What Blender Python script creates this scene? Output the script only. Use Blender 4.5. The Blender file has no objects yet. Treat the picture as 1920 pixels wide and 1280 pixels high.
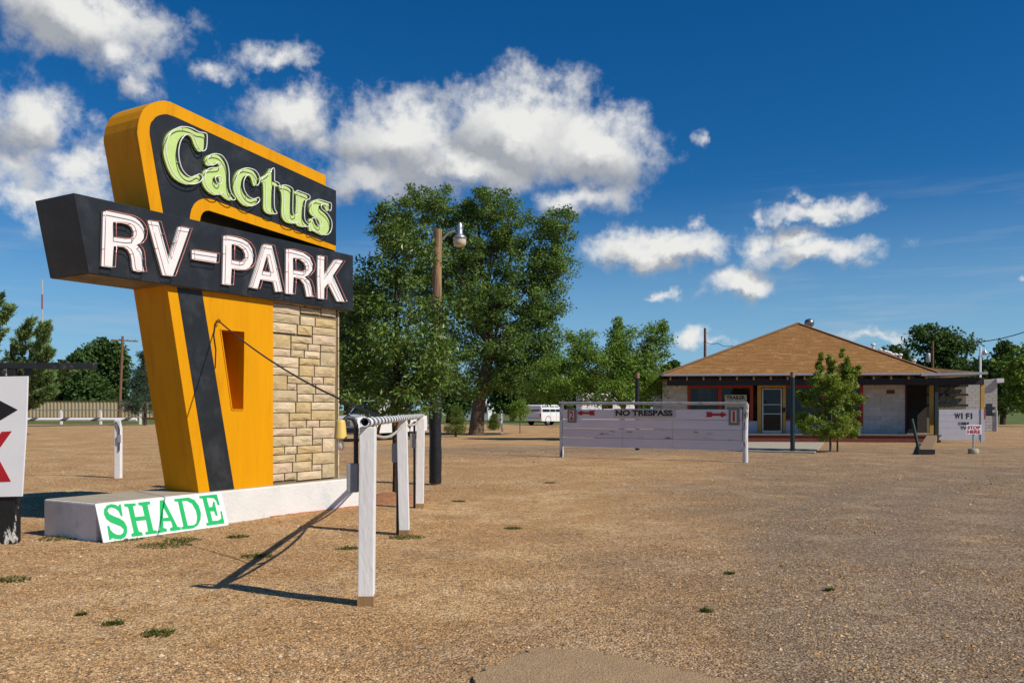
import bpy, bmesh, math, random
import numpy as np
from mathutils import Vector, Matrix
R = math.radians
rng = np.random.default_rng(7)
random.seed(7)
scene = bpy.context.scene
col = scene.collection

# ------------------------------------------------------------------ camera
F_PX, HZ, EYE = 1650.0, 768.0, 1.4          # focal length (px of 1920), horizon row, eye height (m)
cd = bpy.data.cameras.new('camera'); cam = bpy.data.objects.new('camera', cd); col.objects.link(cam)
cam.location = (0, 0, EYE); cam.rotation_euler = (R(90), 0, 0)
cd.sensor_width = 36; cd.lens = 36*F_PX/1920; cd.shift_y = (HZ-640)/1920
cd.clip_start = 0.05; cd.clip_end = 5000
scene.camera = cam

# ------------------------------------------------------------------ light and sky
SUN_AZ, SUN_EL = R(118), R(42)               # azimuth clockwise from +Y
to_sun = Vector((math.sin(SUN_AZ)*math.cos(SUN_EL), math.cos(SUN_AZ)*math.cos(SUN_EL), math.sin(SUN_EL)))
sd = bpy.data.lights.new('sun', 'SUN'); sd.energy = 4.9; sd.angle = R(0.53); sd.color = (1, 0.93, 0.82)
sun = bpy.data.objects.new('sun', sd); col.objects.link(sun)
sun.location = (0, 0, 60); sun.rotation_euler = to_sun.to_track_quat('Z', 'Y').to_euler()
scene.view_settings.view_transform = 'Standard'; scene.view_settings.look = 'None'
scene.view_settings.exposure = -0.1; scene.view_settings.gamma = 1
scene.cycles.max_bounces = 6; scene.cycles.transparent_max_bounces = 12
scene.cycles.caustics_reflective = False; scene.cycles.caustics_refractive = False

world = bpy.data.worlds.new('World'); scene.world = world; world.use_nodes = True

def build_sky():
    nt = world.node_tree; N = nt.nodes; L = nt.links; N.clear()
    out = N.new('ShaderNodeOutputWorld'); bg = N.new('ShaderNodeBackground')
    bg.inputs['Strength'].default_value = 0.074
    sky = N.new('ShaderNodeTexSky'); sky.sky_type = 'NISHITA'; sky.sun_disc = False
    sky.sun_elevation = SUN_EL; sky.sun_rotation = SUN_AZ
    sky.altitude = 900; sky.air_density = 1.0; sky.dust_density = 0.25; sky.ozone_density = 3.0
    tc = N.new('ShaderNodeTexCoord'); D = tc.outputs['Generated']
    def math_(op, a, b=None, c=None, clamp=False):
        n = N.new('ShaderNodeMath'); n.operation = op; n.use_clamp = clamp
        for i, v in enumerate((a, b, c)):
            if v is None: continue
            if isinstance(v, (int, float)): n.inputs[i].default_value = v
            else: L.new(v, n.inputs[i])
        return n.outputs[0]
    def vm(op, a, b=None, c=None):
        n = N.new('ShaderNodeVectorMath'); n.operation = op
        for i, v in enumerate((a, b, c)):
            if v is None: continue
            if isinstance(v, (tuple, list)): n.inputs[i].default_value = v
            else: L.new(v, n.inputs[i])
        return n
    def noise(vec, scale, detail, rough=0.55, lac=2.0):
        n = N.new('ShaderNodeTexNoise'); n.inputs['Scale'].default_value = scale
        n.inputs['Detail'].default_value = detail; n.inputs['Roughness'].default_value = rough
        n.inputs['Lacunarity'].default_value = lac
        L.new(vec, n.inputs['Vector']); return n
    sx = N.new('ShaderNodeSeparateXYZ'); L.new(D, sx.inputs[0])
    az = math_('ARCTAN2', sx.outputs[0], sx.outputs[1]); el = math_('ARCSINE', sx.outputs[2])
    cx = N.new('ShaderNodeCombineXYZ'); L.new(az, cx.inputs[0]); L.new(el, cx.inputs[1])
    # billowing edges: warp the direction before it meets the cloud bodies
    w1 = noise(D, 9, 5, 0.6); w1c = vm('SUBTRACT', w1.outputs['Color'], (.5, .5, .5))
    w2 = noise(D, 34, 6, 0.62); w2c = vm('SUBTRACT', w2.outputs['Color'], (.5, .5, .5))
    p = vm('MULTIPLY_ADD', w1c.outputs[0], (.10, .075, 0), cx.outputs[0])
    p = vm('MULTIPLY_ADD', w2c.outputs[0], (.034, .030, 0), p.outputs[0])
    # cloud bodies (pixel centre, half sizes, weight)
    B = [(120, 25, 215, 62, 1.05), (225, 95, 70, 52, .9), (250, 150, 36, 30, .6),
         (55, 225, 105, 58, .9), (20, 295, 120, 50, .7), (150, 315, 75, 42, .75), (60, 350, 200, 34, .5),
         (510, 92, 72, 20, .62), (395, 128, 42, 18, .5),
         (545, 228, 92, 48, .95), (600, 275, 60, 40, .5),
         (745, 275, 150, 70, 1.1), (960, 245, 170, 78, 1.25), (1120, 275, 120, 66, 1.1), (1010, 170, 24, 24, .5),
         (1080, 365, 105, 36, .9), (700, 345, 130, 44, .8), (880, 320, 160, 50, 1.0), (1200, 260, 50, 30, .5),
         (1235, 462, 135, 28, 1.0), (1225, 440, 62, 24, .8), (1320, 468, 50, 20, .6),
         (1540, 395, 92, 19, .9), (1530, 372, 26, 18, .6), (1425, 402, 16, 18, .4),
         (1520, 475, 130, 24, 1.0), (1505, 448, 66, 26, .9), (1420, 455, 46, 26, .75),
         (1388, 528, 68, 27, 1.05), (1258, 548, 24, 8, .45), (1321, 256, 15, 15, .42), (1306, 415, 20, 12, .45),
         (1300, 630, 40, 20, .85), (1640, 634, 62, 12, .6), (1920, 508, 14, 7, .4), (1345, 640, 30, 8, .4)]
    blobs = []
    for x, y, rx, ry, wt in B:
        gx, gz = (x-960)/F_PX, (HZ-y)/F_PX
        a = math.atan2(gx, 1); e = math.atan2(gz, math.hypot(1, gx))
        k = 1/F_PX*math.cos(a)
        blobs.append((a, e, rx*k*math.cos(a)*1.27, ry*k*1.42, wt))
    def field(vec, big=0):
        cur = None
        for a, e, ra, re, wt in blobs:
            if wt < big: continue
            m = vm('MULTIPLY_ADD', vec, (1/ra, 1/re, 0), (-a/ra, -e/re, 0))
            ln = N.new('ShaderNodeVectorMath'); ln.operation = 'LENGTH'; L.new(m.outputs[0], ln.inputs[0])
            f = math_('MULTIPLY_ADD', ln.outputs['Value'], -wt, wt)
            cur = f if cur is None else math_('SMOOTH_MAX', cur, f, 0.12)
        return cur
    f0 = field(p.outputs[0])
    # the same fair-weather field goes on all round the sky
    oq = vm('MULTIPLY', D, (1, 1, 2.2)); on = noise(oq.outputs[0], 3.1, 3, .5)
    ow = N.new('ShaderNodeMapRange'); ow.inputs['From Min'].default_value = .60; ow.inputs['From Max'].default_value = .85
    L.new(math_('ABSOLUTE', az), ow.inputs['Value'])
    oe = N.new('ShaderNodeMapRange'); oe.inputs['From Min'].default_value = .50; oe.inputs['From Max'].default_value = .62
    L.new(el, oe.inputs['Value'])
    of_ = math_('MULTIPLY_ADD', on.outputs['Fac'], 3.2, -2.12)
    of_ = math_('MULTIPLY_ADD', math_('MAXIMUM', ow.outputs[0], oe.outputs[0]), 1.4, math_('SUBTRACT', of_, 1.4))
    f0 = math_('MAXIMUM', f0, of_)
    up = vm('ADD', p.outputs[0], (.012, .020, 0))
    f1 = math_('MAXIMUM', field(up.outputs[0], .8), of_)
    n3 = noise(D, 22, 9, 0.62); n4 = noise(D, 70, 6, 0.6)
    dn = math_('MULTIPLY_ADD', n3.outputs['Fac'], 1.7, -.80)
    dn = math_('ADD', dn, math_('MULTIPLY_ADD', n4.outputs['Fac'], .38, -.19))
    dens = math_('ADD', f0, dn)
    al = N.new('ShaderNodeMapRange'); al.interpolation_type = 'SMOOTHSTEP'
    al.inputs['From Min'].default_value = .0; al.inputs['From Max'].default_value = .80
    L.new(dens, al.inputs['Value'])
    # thin streaky veil low in the sky
    st = vm('MULTIPLY', cx.outputs[0], (3.0, 30.0, 1)); sn = noise(st.outputs[0], 1.3, 7, .62)
    veil = N.new('ShaderNodeMapRange'); veil.inputs['From Min'].default_value = .50; veil.inputs['From Max'].default_value = .85
    veil.inputs['To Max'].default_value = .8; L.new(sn.outputs['Fac'], veil.inputs['Value'])
    vb = N.new('ShaderNodeMapRange'); vb.interpolation_type = 'SMOOTHSTEP'
    vb.inputs['From Min'].default_value = .28; vb.inputs['From Max'].default_value = .10; L.new(el, vb.inputs['Value'])
    vn = noise(D, 2.2, 2); vnr = N.new('ShaderNodeMapRange'); vnr.inputs['From Min'].default_value = .40; vnr.inputs['From Max'].default_value = .58
    L.new(vn.outputs['Fac'], vnr.inputs['Value'])
    va = math_('MULTIPLY', math_('MULTIPLY', veil.outputs[0], vb.outputs[0]), vnr.outputs[0])
    # sunlit tops, grey bases
    sh = math_('SUBTRACT', f0, f1)
    lit = N.new('ShaderNodeMapRange'); lit.inputs['From Min'].default_value = -.30; lit.inputs['From Max'].default_value = .30
    L.new(math_('ADD', sh, math_('MULTIPLY', dn, -.42)), lit.inputs['Value'])
    cr = N.new('ShaderNodeMixRGB'); cr.inputs[1].default_value = (5.4, 5.7, 6.3, 1); cr.inputs[2].default_value = (12.0, 12.0, 11.7, 1)
    L.new(lit.outputs[0], cr.inputs[0])
    # deeper, more saturated clear-sky blue
    hs = N.new('ShaderNodeHueSaturation'); hs.inputs['Saturation'].default_value = 1.18; hs.inputs['Value'].default_value = 1.0
    tn = vm('MULTIPLY', sky.outputs[0], (.66, .93, 1.2)); L.new(tn.outputs[0], hs.inputs['Color'])
    hzf = N.new('ShaderNodeMapRange'); hzf.interpolation_type = 'SMOOTHSTEP'; hzf.inputs['From Min'].default_value = .26; hzf.inputs['From Max'].default_value = -.02; hzf.inputs['To Max'].default_value = .8
    L.new(el, hzf.inputs['Value'])
    hzm = N.new('ShaderNodeMixRGB'); L.new(hzf.outputs[0], hzm.inputs[0]); L.new(hs.outputs[0], hzm.inputs[1]); hzm.inputs[2].default_value = (4.2, 7.6, 10.5, 1)
    m1 = N.new('ShaderNodeMixRGB'); L.new(va, m1.inputs[0]); L.new(hzm.outputs[0], m1.inputs[1]); m1.inputs[2].default_value = (7.4, 7.8, 8.3, 1)
    m2 = N.new('ShaderNodeMixRGB'); L.new(al.outputs[0], m2.inputs[0]); L.new(m1.outputs[0], m2.inputs[1]); L.new(cr.outputs[0], m2.inputs[2])
    L.new(m2.outputs[0], bg.inputs['Color']); L.new(bg.outputs[0], out.inputs[0])
world.cycles.sampling_method = 'MANUAL'; world.cycles.sample_map_resolution = 256
build_sky()

# ------------------------------------------------------------------ helpers
def ground_at(px, py, Z=0.0):
    Y = (EYE-Z)*F_PX/(py-HZ); return Vector(((px-960)/F_PX*Y, Y, Z))
def at(px, py, Y):
    return Vector(((px-960)/F_PX*Y, Y, EYE+(HZ-py)/F_PX*Y))
def on_plane(px, py, o, ang, off):
    """(along, height) where the pixel's ray meets the vertical plane through o turned by ang, off metres behind it"""
    ux, uy = math.cos(ang), math.sin(ang); wx, wy = -uy, ux
    dx = (px-960)/F_PX; n = dx*wx+wy
    Y = ((o[0]*wx+o[1]*wy)+off)/n
    return ((dx*Y-o[0])*ux+(Y-o[1])*uy, EYE+(HZ-py)/F_PX*Y)

def link(o, parent=None):
    col.objects.link(o)
    if parent is not None: o.parent = parent
    return o
def tag(o, label, cat, group=None):
    o['label'] = label; o['category'] = cat
    if group: o['group'] = group
    return o
def thing(name, label, cat, loc=(0, 0, 0), rz=0.0, group=None):
    o = bpy.data.objects.new(name, None); o.empty_display_size = .1; col.objects.link(o)
    o.location = loc; o.rotation_euler = (0, 0, rz)
    return tag(o, label, cat, group)
def copy_tree(o, parent=None):
    c = o.copy(); col.objects.link(c); c.parent = parent
    for ch in list(o.children): copy_tree(ch, c)
    return c

class MB:
    def __init__(s): s.v = []; s.f = []; s.sm = []
    def add(s, vs, fs, smooth=False):
        n = len(s.v); s.v += [tuple(v) for v in vs]
        for f in fs: s.f.append(tuple(i+n for i in f)); s.sm.append(smooth)
        return s
    def box(s, a, b):
        (x0, y0, z0), (x1, y1, z1) = a, b
        return s.add([(x0, y0, z0), (x1, y0, z0), (x1, y1, z0), (x0, y1, z0), (x0, y0, z1), (x1, y0, z1), (x1, y1, z1), (x0, y1, z1)],
                     [(0, 3, 2, 1), (4, 5, 6, 7), (0, 1, 5, 4), (1, 2, 6, 5), (2, 3, 7, 6), (3, 0, 4, 7)])
    def bar(s, p, q, w, h, up=(0, 0, 1)):
        p, q = Vector(p), Vector(q); d = (q-p).normalized(); u = Vector(up)
        sd_ = d.cross(u)
        if sd_.length < 1e-4: sd_ = d.cross(Vector((1, 0, 0)))
        sd_.normalize(); u = sd_.cross(d)
        vs = []
        for c in (p, q):
            for i, j in ((-1, -1), (1, -1), (1, 1), (-1, 1)): vs.append(c+sd_*(i*w/2)+u*(j*h/2))
        return s.add(vs, [(0, 1, 2, 3), (7, 6, 5, 4), (0, 4, 5, 1), (1, 5, 6, 2), (2, 6, 7, 3), (3, 7, 4, 0)])
    def tube(s, pts, r, n=8, closed=False, caps=True):
        pts = [Vector(p) for p in pts]; m = len(pts)
        rs = r if isinstance(r, (list, tuple)) else [r]*m
        vs = []; a = None
        for i, p in enumerate(pts):
            if closed: d = pts[(i+1) % m]-pts[i-1]
            else: d = pts[min(i+1, m-1)]-pts[max(i-1, 0)]
            if d.length < 1e-9: d = Vector((0, 0, 1))
            d.normalize()
            if a is None:
                a = d.cross(Vector((0, 0, 1)))
                if a.length < .15: a = d.cross(Vector((1, .2, 0)))
            a = a-d*a.dot(d); a.normalize(); b = a.cross(d)
            for k in range(n):
                t = 2*math.pi*k/n; vs.append(p+a*(math.cos(t)*rs[i])+b*(math.sin(t)*rs[i]))
        fs = []
        for i in range(m if closed else m-1):
            j = (i+1) % m
            for k in range(n): fs.append((i*n+k, i*n+(k+1) % n, j*n+(k+1) % n, j*n+k))
        s.add(vs, fs, True)
        if caps and not closed:
            s.add(vs[:n], [tuple(range(n))[::-1]]); s.add(vs[-n:], [tuple(range(n))])
        return s
    def lathe(s, prof, c=(0, 0, 0), n=16):
        vs = []; c = Vector(c)
        for r, z in prof:
            for k in range(n): vs.append(c+Vector((r*math.cos(2*math.pi*k/n), r*math.sin(2*math.pi*k/n), z)))
        fs = []
        for i in range(len(prof)-1):
            for k in range(n): fs.append((i*n+k, i*n+(k+1) % n, (i+1)*n+(k+1) % n, (i+1)*n+k))
        s.add(vs, fs, True)
        s.add(vs[:n], [tuple(range(n))[::-1]]); return s.add(vs[-n:], [tuple(range(n))])
    def prism(s, poly, y0, y1):
        """polygon in (x,z) extruded along y"""
        n = len(poly)
        vs = [(x, y0, z) for x, z in poly]+[(x, y1, z) for x, z in poly]
        fs = [tuple(range(n)), tuple(range(2*n-1, n-1, -1))]+[(i+n, (i+1) % n+n, (i+1) % n, i) for i in range(n)]
        return s.add(vs, fs)
    def mesh(s, name):
        me = bpy.data.meshes.new(name); me.from_pydata(s.v, [], s.f); me.update()
        me.polygons.foreach_set('use_smooth', s.sm); return me
    def build(s, name, mat, parent=None, bevel=0, fix=True):
        me = s.mesh(name)
        if fix or bevel:
            bm = bmesh.new(); bm.from_mesh(me)
            bmesh.ops.recalc_face_normals(bm, faces=bm.faces)
            if bevel:
                es = [e for e in bm.edges if len(e.link_faces) == 2 and e.calc_face_angle(0) > .6]
                bmesh.ops.bevel(bm, geom=es, offset=bevel, segments=2, profile=.6, affect='EDGES')
            bm.to_mesh(me); bm.free()
        me.materials.append(mat)
        return link(bpy.data.objects.new(name, me), parent)

def np_mesh(name, V, Fa, mat, parent=None, rnd=None, smooth=False):
    """numpy verts (n,3) and equal-sided faces (m,k); rnd = per-face tint 0..1"""
    me = bpy.data.meshes.new(name); m, k = Fa.shape
    me.vertices.add(len(V)); me.vertices.foreach_set('co', np.ascontiguousarray(V, np.float32).ravel())
    me.loops.add(m*k); me.loops.foreach_set('vertex_index', np.ascontiguousarray(Fa, np.int32).ravel())
    me.polygons.add(m); me.polygons.foreach_set('loop_start', np.arange(0, m*k, k, dtype=np.int32))
    me.polygons.foreach_set('loop_total', np.full(m, k, np.int32))
    me.polygons.foreach_set('use_smooth', np.full(m, smooth))
    if rnd is not None:
        a = me.attributes.new('tint', 'FLOAT', 'FACE'); a.data.foreach_set('value', np.ascontiguousarray(rnd, np.float32))
    me.update(calc_edges=True); me.validate()
    me.materials.append(mat)
    return link(bpy.data.objects.new(name, me), parent)

def poly_mesh(name, loops, depth, mat, parent, w0, bevel=0.0):
    """flat loops (u,z), holes allowed, extruded from depth plane w0 backwards by depth (towards +w)"""
    cu = bpy.data.curves.new(name, 'CURVE'); cu.dimensions = '2D'; cu.fill_mode = 'BOTH'
    cu.extrude = depth/2-bevel; cu.bevel_depth = bevel; cu.bevel_resolution = 1; cu.offset = -bevel
    for lp in loops:
        sp = cu.splines.new('POLY'); sp.points.add(len(lp)-1); sp.use_cyclic_u = True
        for p, (x, y) in zip(sp.points, lp): p.co = (x, y, 0, 1)
    return curve_to(name, cu, mat, parent, w0+depth/2)
def curve_to(name, cu, mat, parent, wc):
    ob = bpy.data.objects.new('tmp', cu); me = bpy.data.meshes.new_from_object(ob)
    bpy.data.objects.remove(ob); bpy.data.curves.remove(cu)
    me.name = name
    me.transform(Matrix(((1, 0, 0, 0), (0, 0, -1, wc), (0, 1, 0, 0), (0, 0, 0, 1))))
    me.materials.clear(); me.materials.append(mat)
    for p in me.polygons: p.use_smooth = False
    return link(bpy.data.objects.new(name, me), parent)
def text_part(name, s, x0, x1, z0, z1, w0, mat, parent, bold=.02, depth=.006):
    """block lettering filling the rectangle x0..x1, z0..z1 just in front of plane w0"""
    cu = bpy.data.curves.new(name, 'FONT'); cu.body = s; cu.size = 1; cu.extrude = depth/2; cu.offset = bold
    ob = curve_to(name, cu, mat, parent, 0)
    me = ob.data; n = len(me.vertices); co = np.empty(n*3, np.float32); me.vertices.foreach_get('co', co); co = co.reshape(-1, 3)
    a, b = co.min(0), co.max(0)
    co[:, 0] = x0+(co[:, 0]-a[0])/(b[0]-a[0])*(x1-x0); co[:, 2] = z0+(co[:, 2]-a[2])/(b[2]-a[2])*(z1-z0); co[:, 1] += w0-depth/2
    me.vertices.foreach_set('co', co.ravel()); me.update(); return ob
def smooth_loop(pts, k=4):
    out = []; n = len(pts)
    for i in range(n):
        p0, p1, p2, p3 = (np.array(pts[(i+j) % n], float) for j in (-1, 0, 1, 2))
        for t in np.arange(k)/k:
            out.append(tuple(.5*((2*p1)+(-p0+p2)*t+(2*p0-5*p1+4*p2-p3)*t*t+(-p0+3*p1-3*p2+p3)*t**3)))
    return out

# ------------------------------------------------------------------ materials
def mat(name, c, rough=.7, var=.12, scale=6, bump=0.0, bscale=None, metal=0.0, spec=.4, c2=None, c2lo=.5, c2hi=.65, c2scale=3, stretch=(1, 1, 1)):
    m = bpy.data.materials.new(name); m.use_nodes = True; nt = m.node_tree; N = nt.nodes; L = nt.links
    p = N['Principled BSDF']; p.inputs['Roughness'].default_value = rough; p.inputs['Metallic'].default_value = metal
    p.inputs['Specular IOR Level'].default_value = spec
    tc = N.new('ShaderNodeTexCoord'); mp = N.new('ShaderNodeMapping'); mp.inputs['Scale'].default_value = stretch
    L.new(tc.outputs['Object'], mp.inputs[0])
    n = N.new('ShaderNodeTexNoise'); n.inputs['Scale'].default_value = scale; n.inputs['Detail'].default_value = 6; n.inputs['Roughness'].default_value = .65
    L.new(mp.outputs[0], n.inputs[0])
    mr = N.new('ShaderNodeMapRange'); mr.inputs['From Min'].default_value = .3; mr.inputs['From Max'].default_value = .7
    mr.inputs['To Min'].default_value = 1-var; mr.inputs['To Max'].default_value = 1+var; L.new(n.outputs['Fac'], mr.inputs[0])
    src = None
    if c2 is not None:
        n2 = N.new('ShaderNodeTexNoise'); n2.inputs['Scale'].default_value = c2scale; n2.inputs['Detail'].default_value = 8; n2.inputs['Roughness'].default_value = .7
        L.new(mp.outputs[0], n2.inputs[0])
        m2 = N.new('ShaderNodeMapRange'); m2.inputs['From Min'].default_value = c2lo; m2.inputs['From Max'].default_value = c2hi; L.new(n2.outputs['Fac'], m2.inputs[0])
        mx = N.new('ShaderNodeMixRGB'); mx.inputs[1].default_value = (*c, 1); mx.inputs[2].default_value = (*c2, 1); L.new(m2.outputs[0], mx.inputs[0]); src = mx.outputs[0]
    mul = N.new('ShaderNodeVectorMath'); mul.operation = 'SCALE'; L.new(mr.outputs[0], mul.inputs['Scale'])
    if src is None: mul.inputs[0].default_value = c
    else: L.new(src, mul.inputs[0])
    L.new(mul.outputs[0], p.inputs['Base Color'])
    if bump:
        nb = N.new('ShaderNodeTexNoise'); nb.inputs['Scale'].default_value = bscale or scale*4; nb.inputs['Detail'].default_value = 5
        L.new(mp.outputs[0], nb.inputs[0])
        bp = N.new('ShaderNodeBump'); bp.inputs['Strength'].default_value = bump; bp.inputs['Distance'].default_value = .02
        L.new(nb.outputs['Fac'], bp.inputs['Height']); L.new(bp.outputs[0], p.inputs['Normal'])
    return m
def tinted(name, ca, cb, rough=.6, spec=.4, trans=0.0, cc=None):
    """colour between ca and cb by the per-piece 'tint' attribute; trans adds leaf translucency"""
    m = bpy.data.materials.new(name); m.use_nodes = True; nt = m.node_tree; N = nt.nodes; L = nt.links
    p = N['Principled BSDF']; p.inputs['Roughness'].default_value = rough; p.inputs['Specular IOR Level'].default_value = spec
    at_ = N.new('ShaderNodeAttribute'); at_.attribute_name = 'tint'
    cr = N.new('ShaderNodeValToRGB'); cr.color_ramp.elements[0].color = (*ca, 1); cr.color_ramp.elements[1].color = (*cb, 1)
    if cc is not None:
        cr.color_ramp.elements[1].position = .85
        e = cr.color_ramp.elements.new(1.0); e.color = (*cc, 1)
    L.new(at_.outputs['Fac'], cr.inputs[0]); L.new(cr.outputs[0], p.inputs['Base Color'])
    if trans:
        t = N.new('ShaderNodeBsdfTranslucent'); hs = N.new('ShaderNodeHueSaturation'); hs.inputs['Value'].default_value = 1.5; hs.inputs['Hue'].default_value = .485
        L.new(cr.outputs[0], hs.inputs['Color']); L.new(hs.outputs[0], t.inputs[0])
        mx = N.new('ShaderNodeMixShader'); mx.inputs[0].default_value = trans
        L.new(p.outputs[0], mx.inputs[1]); L.new(t.outputs[0], mx.inputs[2]); L.new(mx.outputs[0], N['Material Output'].inputs[0])
    return m
def glass_mat(name, tintc=(.02, .025, .03), see=.35):
    m = bpy.data.materials.new(name); m.use_nodes = True; nt = m.node_tree; N = nt.nodes; L = nt.links
    p = N['Principled BSDF']; p.inputs['Base Color'].default_value = (*tintc, 1); p.inputs['Roughness'].default_value = .04
    t = N.new('ShaderNodeBsdfTransparent'); mx = N.new('ShaderNodeMixShader'); mx.inputs[0].default_value = see
    L.new(p.outputs[0], mx.inputs[1]); L.new(t.outputs[0], mx.inputs[2]); L.new(mx.outputs[0], N['Material Output'].inputs[0]); return m

M = {}
M['yellow'] = mat('sign_yellow', (.70, .305, .002), .5, .06, 2.5, .05, 60, spec=.12, c2=(.56, .22, .004), c2lo=.52, c2hi=.74, c2scale=2.2, stretch=(3, 3, .35))
M['black'] = mat('sign_black', (.016, .018, .020), .42, .25, 4, .04, 50, c2=(.03, .032, .034), c2scale=2)
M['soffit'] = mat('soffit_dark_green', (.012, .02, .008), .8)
M['under'] = mat('underside_tin', (.22, .16, .08), .6, .2, 3, c2=(.10, .07, .035), c2scale=4)
M['letter_white'] = mat('letter_white', (.80, .78, .76), .45, .05, 9)
M['letter_green'] = mat('letter_green', (.50, .66, .22), .45, .06, 9)
M['neon'] = mat('neon_glass', (.82, .82, .80), .12, .02, spec=.6)
M['neon_pink'] = mat('neon_glass_pink', (.62, .22, .17), .15, .1, spec=.6)
M['steel'] = mat('galvanised_steel', (.42, .43, .44), .42, .15, 20, metal=.7)
M['darksteel'] = mat('dark_steel', (.05, .05, .055), .5, .2, 20, metal=.5)
M['white_paint'] = mat('white_paint', (.80, .79, .77), .6, .05, 5, .25, 30, stretch=(1, 1, .3), c2=(.55, .52, .47), c2lo=.62, c2hi=.78, c2scale=9)
M['plinth'] = mat('plinth_whitewash', (.70, .69, .66), .8, .06, 3, .35, 22, c2=(.52, .54, .57), c2lo=.55, c2hi=.72, c2scale=2.4)
M['plinth_top'] = mat('plinth_top', (.40, .34, .25), .9, .15, 5, .3)
M['mortar'] = mat('mortar', (.17, .13, .075), .95)
M['board_white'] = mat('board_white', (.78, .79, .80), .5, .03, 5)
M['sign_green'] = mat('painted_green', (.005, .42, .11), .5, .05)
M['wood'] = mat('weathered_wood', (.26, .17, .09), .85, .3, 4, .4, 30, stretch=(6, 6, .5))
M['wood_raw'] = mat('raw_wood', (.33, .20, .09), .8, .2, 5, .3, 30, stretch=(5, 5, .5))
M['wrap'] = mat('black_wrap', (.012, .012, .014), .45, .3, 6, .8, 7)
M['red_sign'] = mat('painted_red', (.42, .012, .02), .55, .1)
M['black_paint'] = mat('black_paint', (.012, .012, .013), .55, .2)
M['yellow_plastic'] = mat('yellow_plastic', (.72, .50, .13), .5, .05)
M['rust'] = mat('rust', (.16, .06, .025), .85, .3, 12)
M['bark'] = mat('bark', (.13, .095, .065), .95, .35, 9, .9, 26, stretch=(1, 1, .25))
M['bark_dark'] = mat('bark_dark', (.06, .045, .032), .95, .35, 9, .8, 26, stretch=(1, 1, .3))
M['concrete'] = mat('concrete', (.40, .35, .27), .9, .12, 4, .2, 30)
M['grey_box'] = mat('grey_box', (.30, .31, .31), .6, .08)
M['galv_dull'] = mat('dull_tin', (.36, .38, .40), .5, .15, 12, metal=.3)
exec_parts = []

# ================================================================== THE SETTING
def vnoise(x, y, seed=0):
    """cheap smooth value noise"""
    r = np.random.default_rng(seed); T = r.random((256, 256))
    xi = np.floor(x).astype(int); yi = np.floor(y).astype(int); fx = x-xi; fy = y-yi
    fx = fx*fx*(3-2*fx); fy = fy*fy*(3-2*fy)
    g = lambda a, b: T[a % 256, b % 256]
    return (g(xi, yi)*(1-fx)+g(xi+1, yi)*fx)*(1-fy)+(g(xi, yi+1)*(1-fx)+g(xi+1, yi+1)*fx)*fy
def ground_z(x, y):
    near = np.clip(1-(np.hypot(x, y)-6)/60, 0, 1)
    z = (vnoise(x*.35, y*.35, 1)-.5)*.035+(vnoise(x*1.7, y*1.7, 2)-.5)*.014+(vnoise(x*6, y*6, 3)-.5)*.006
    return z*near-.01

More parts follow.
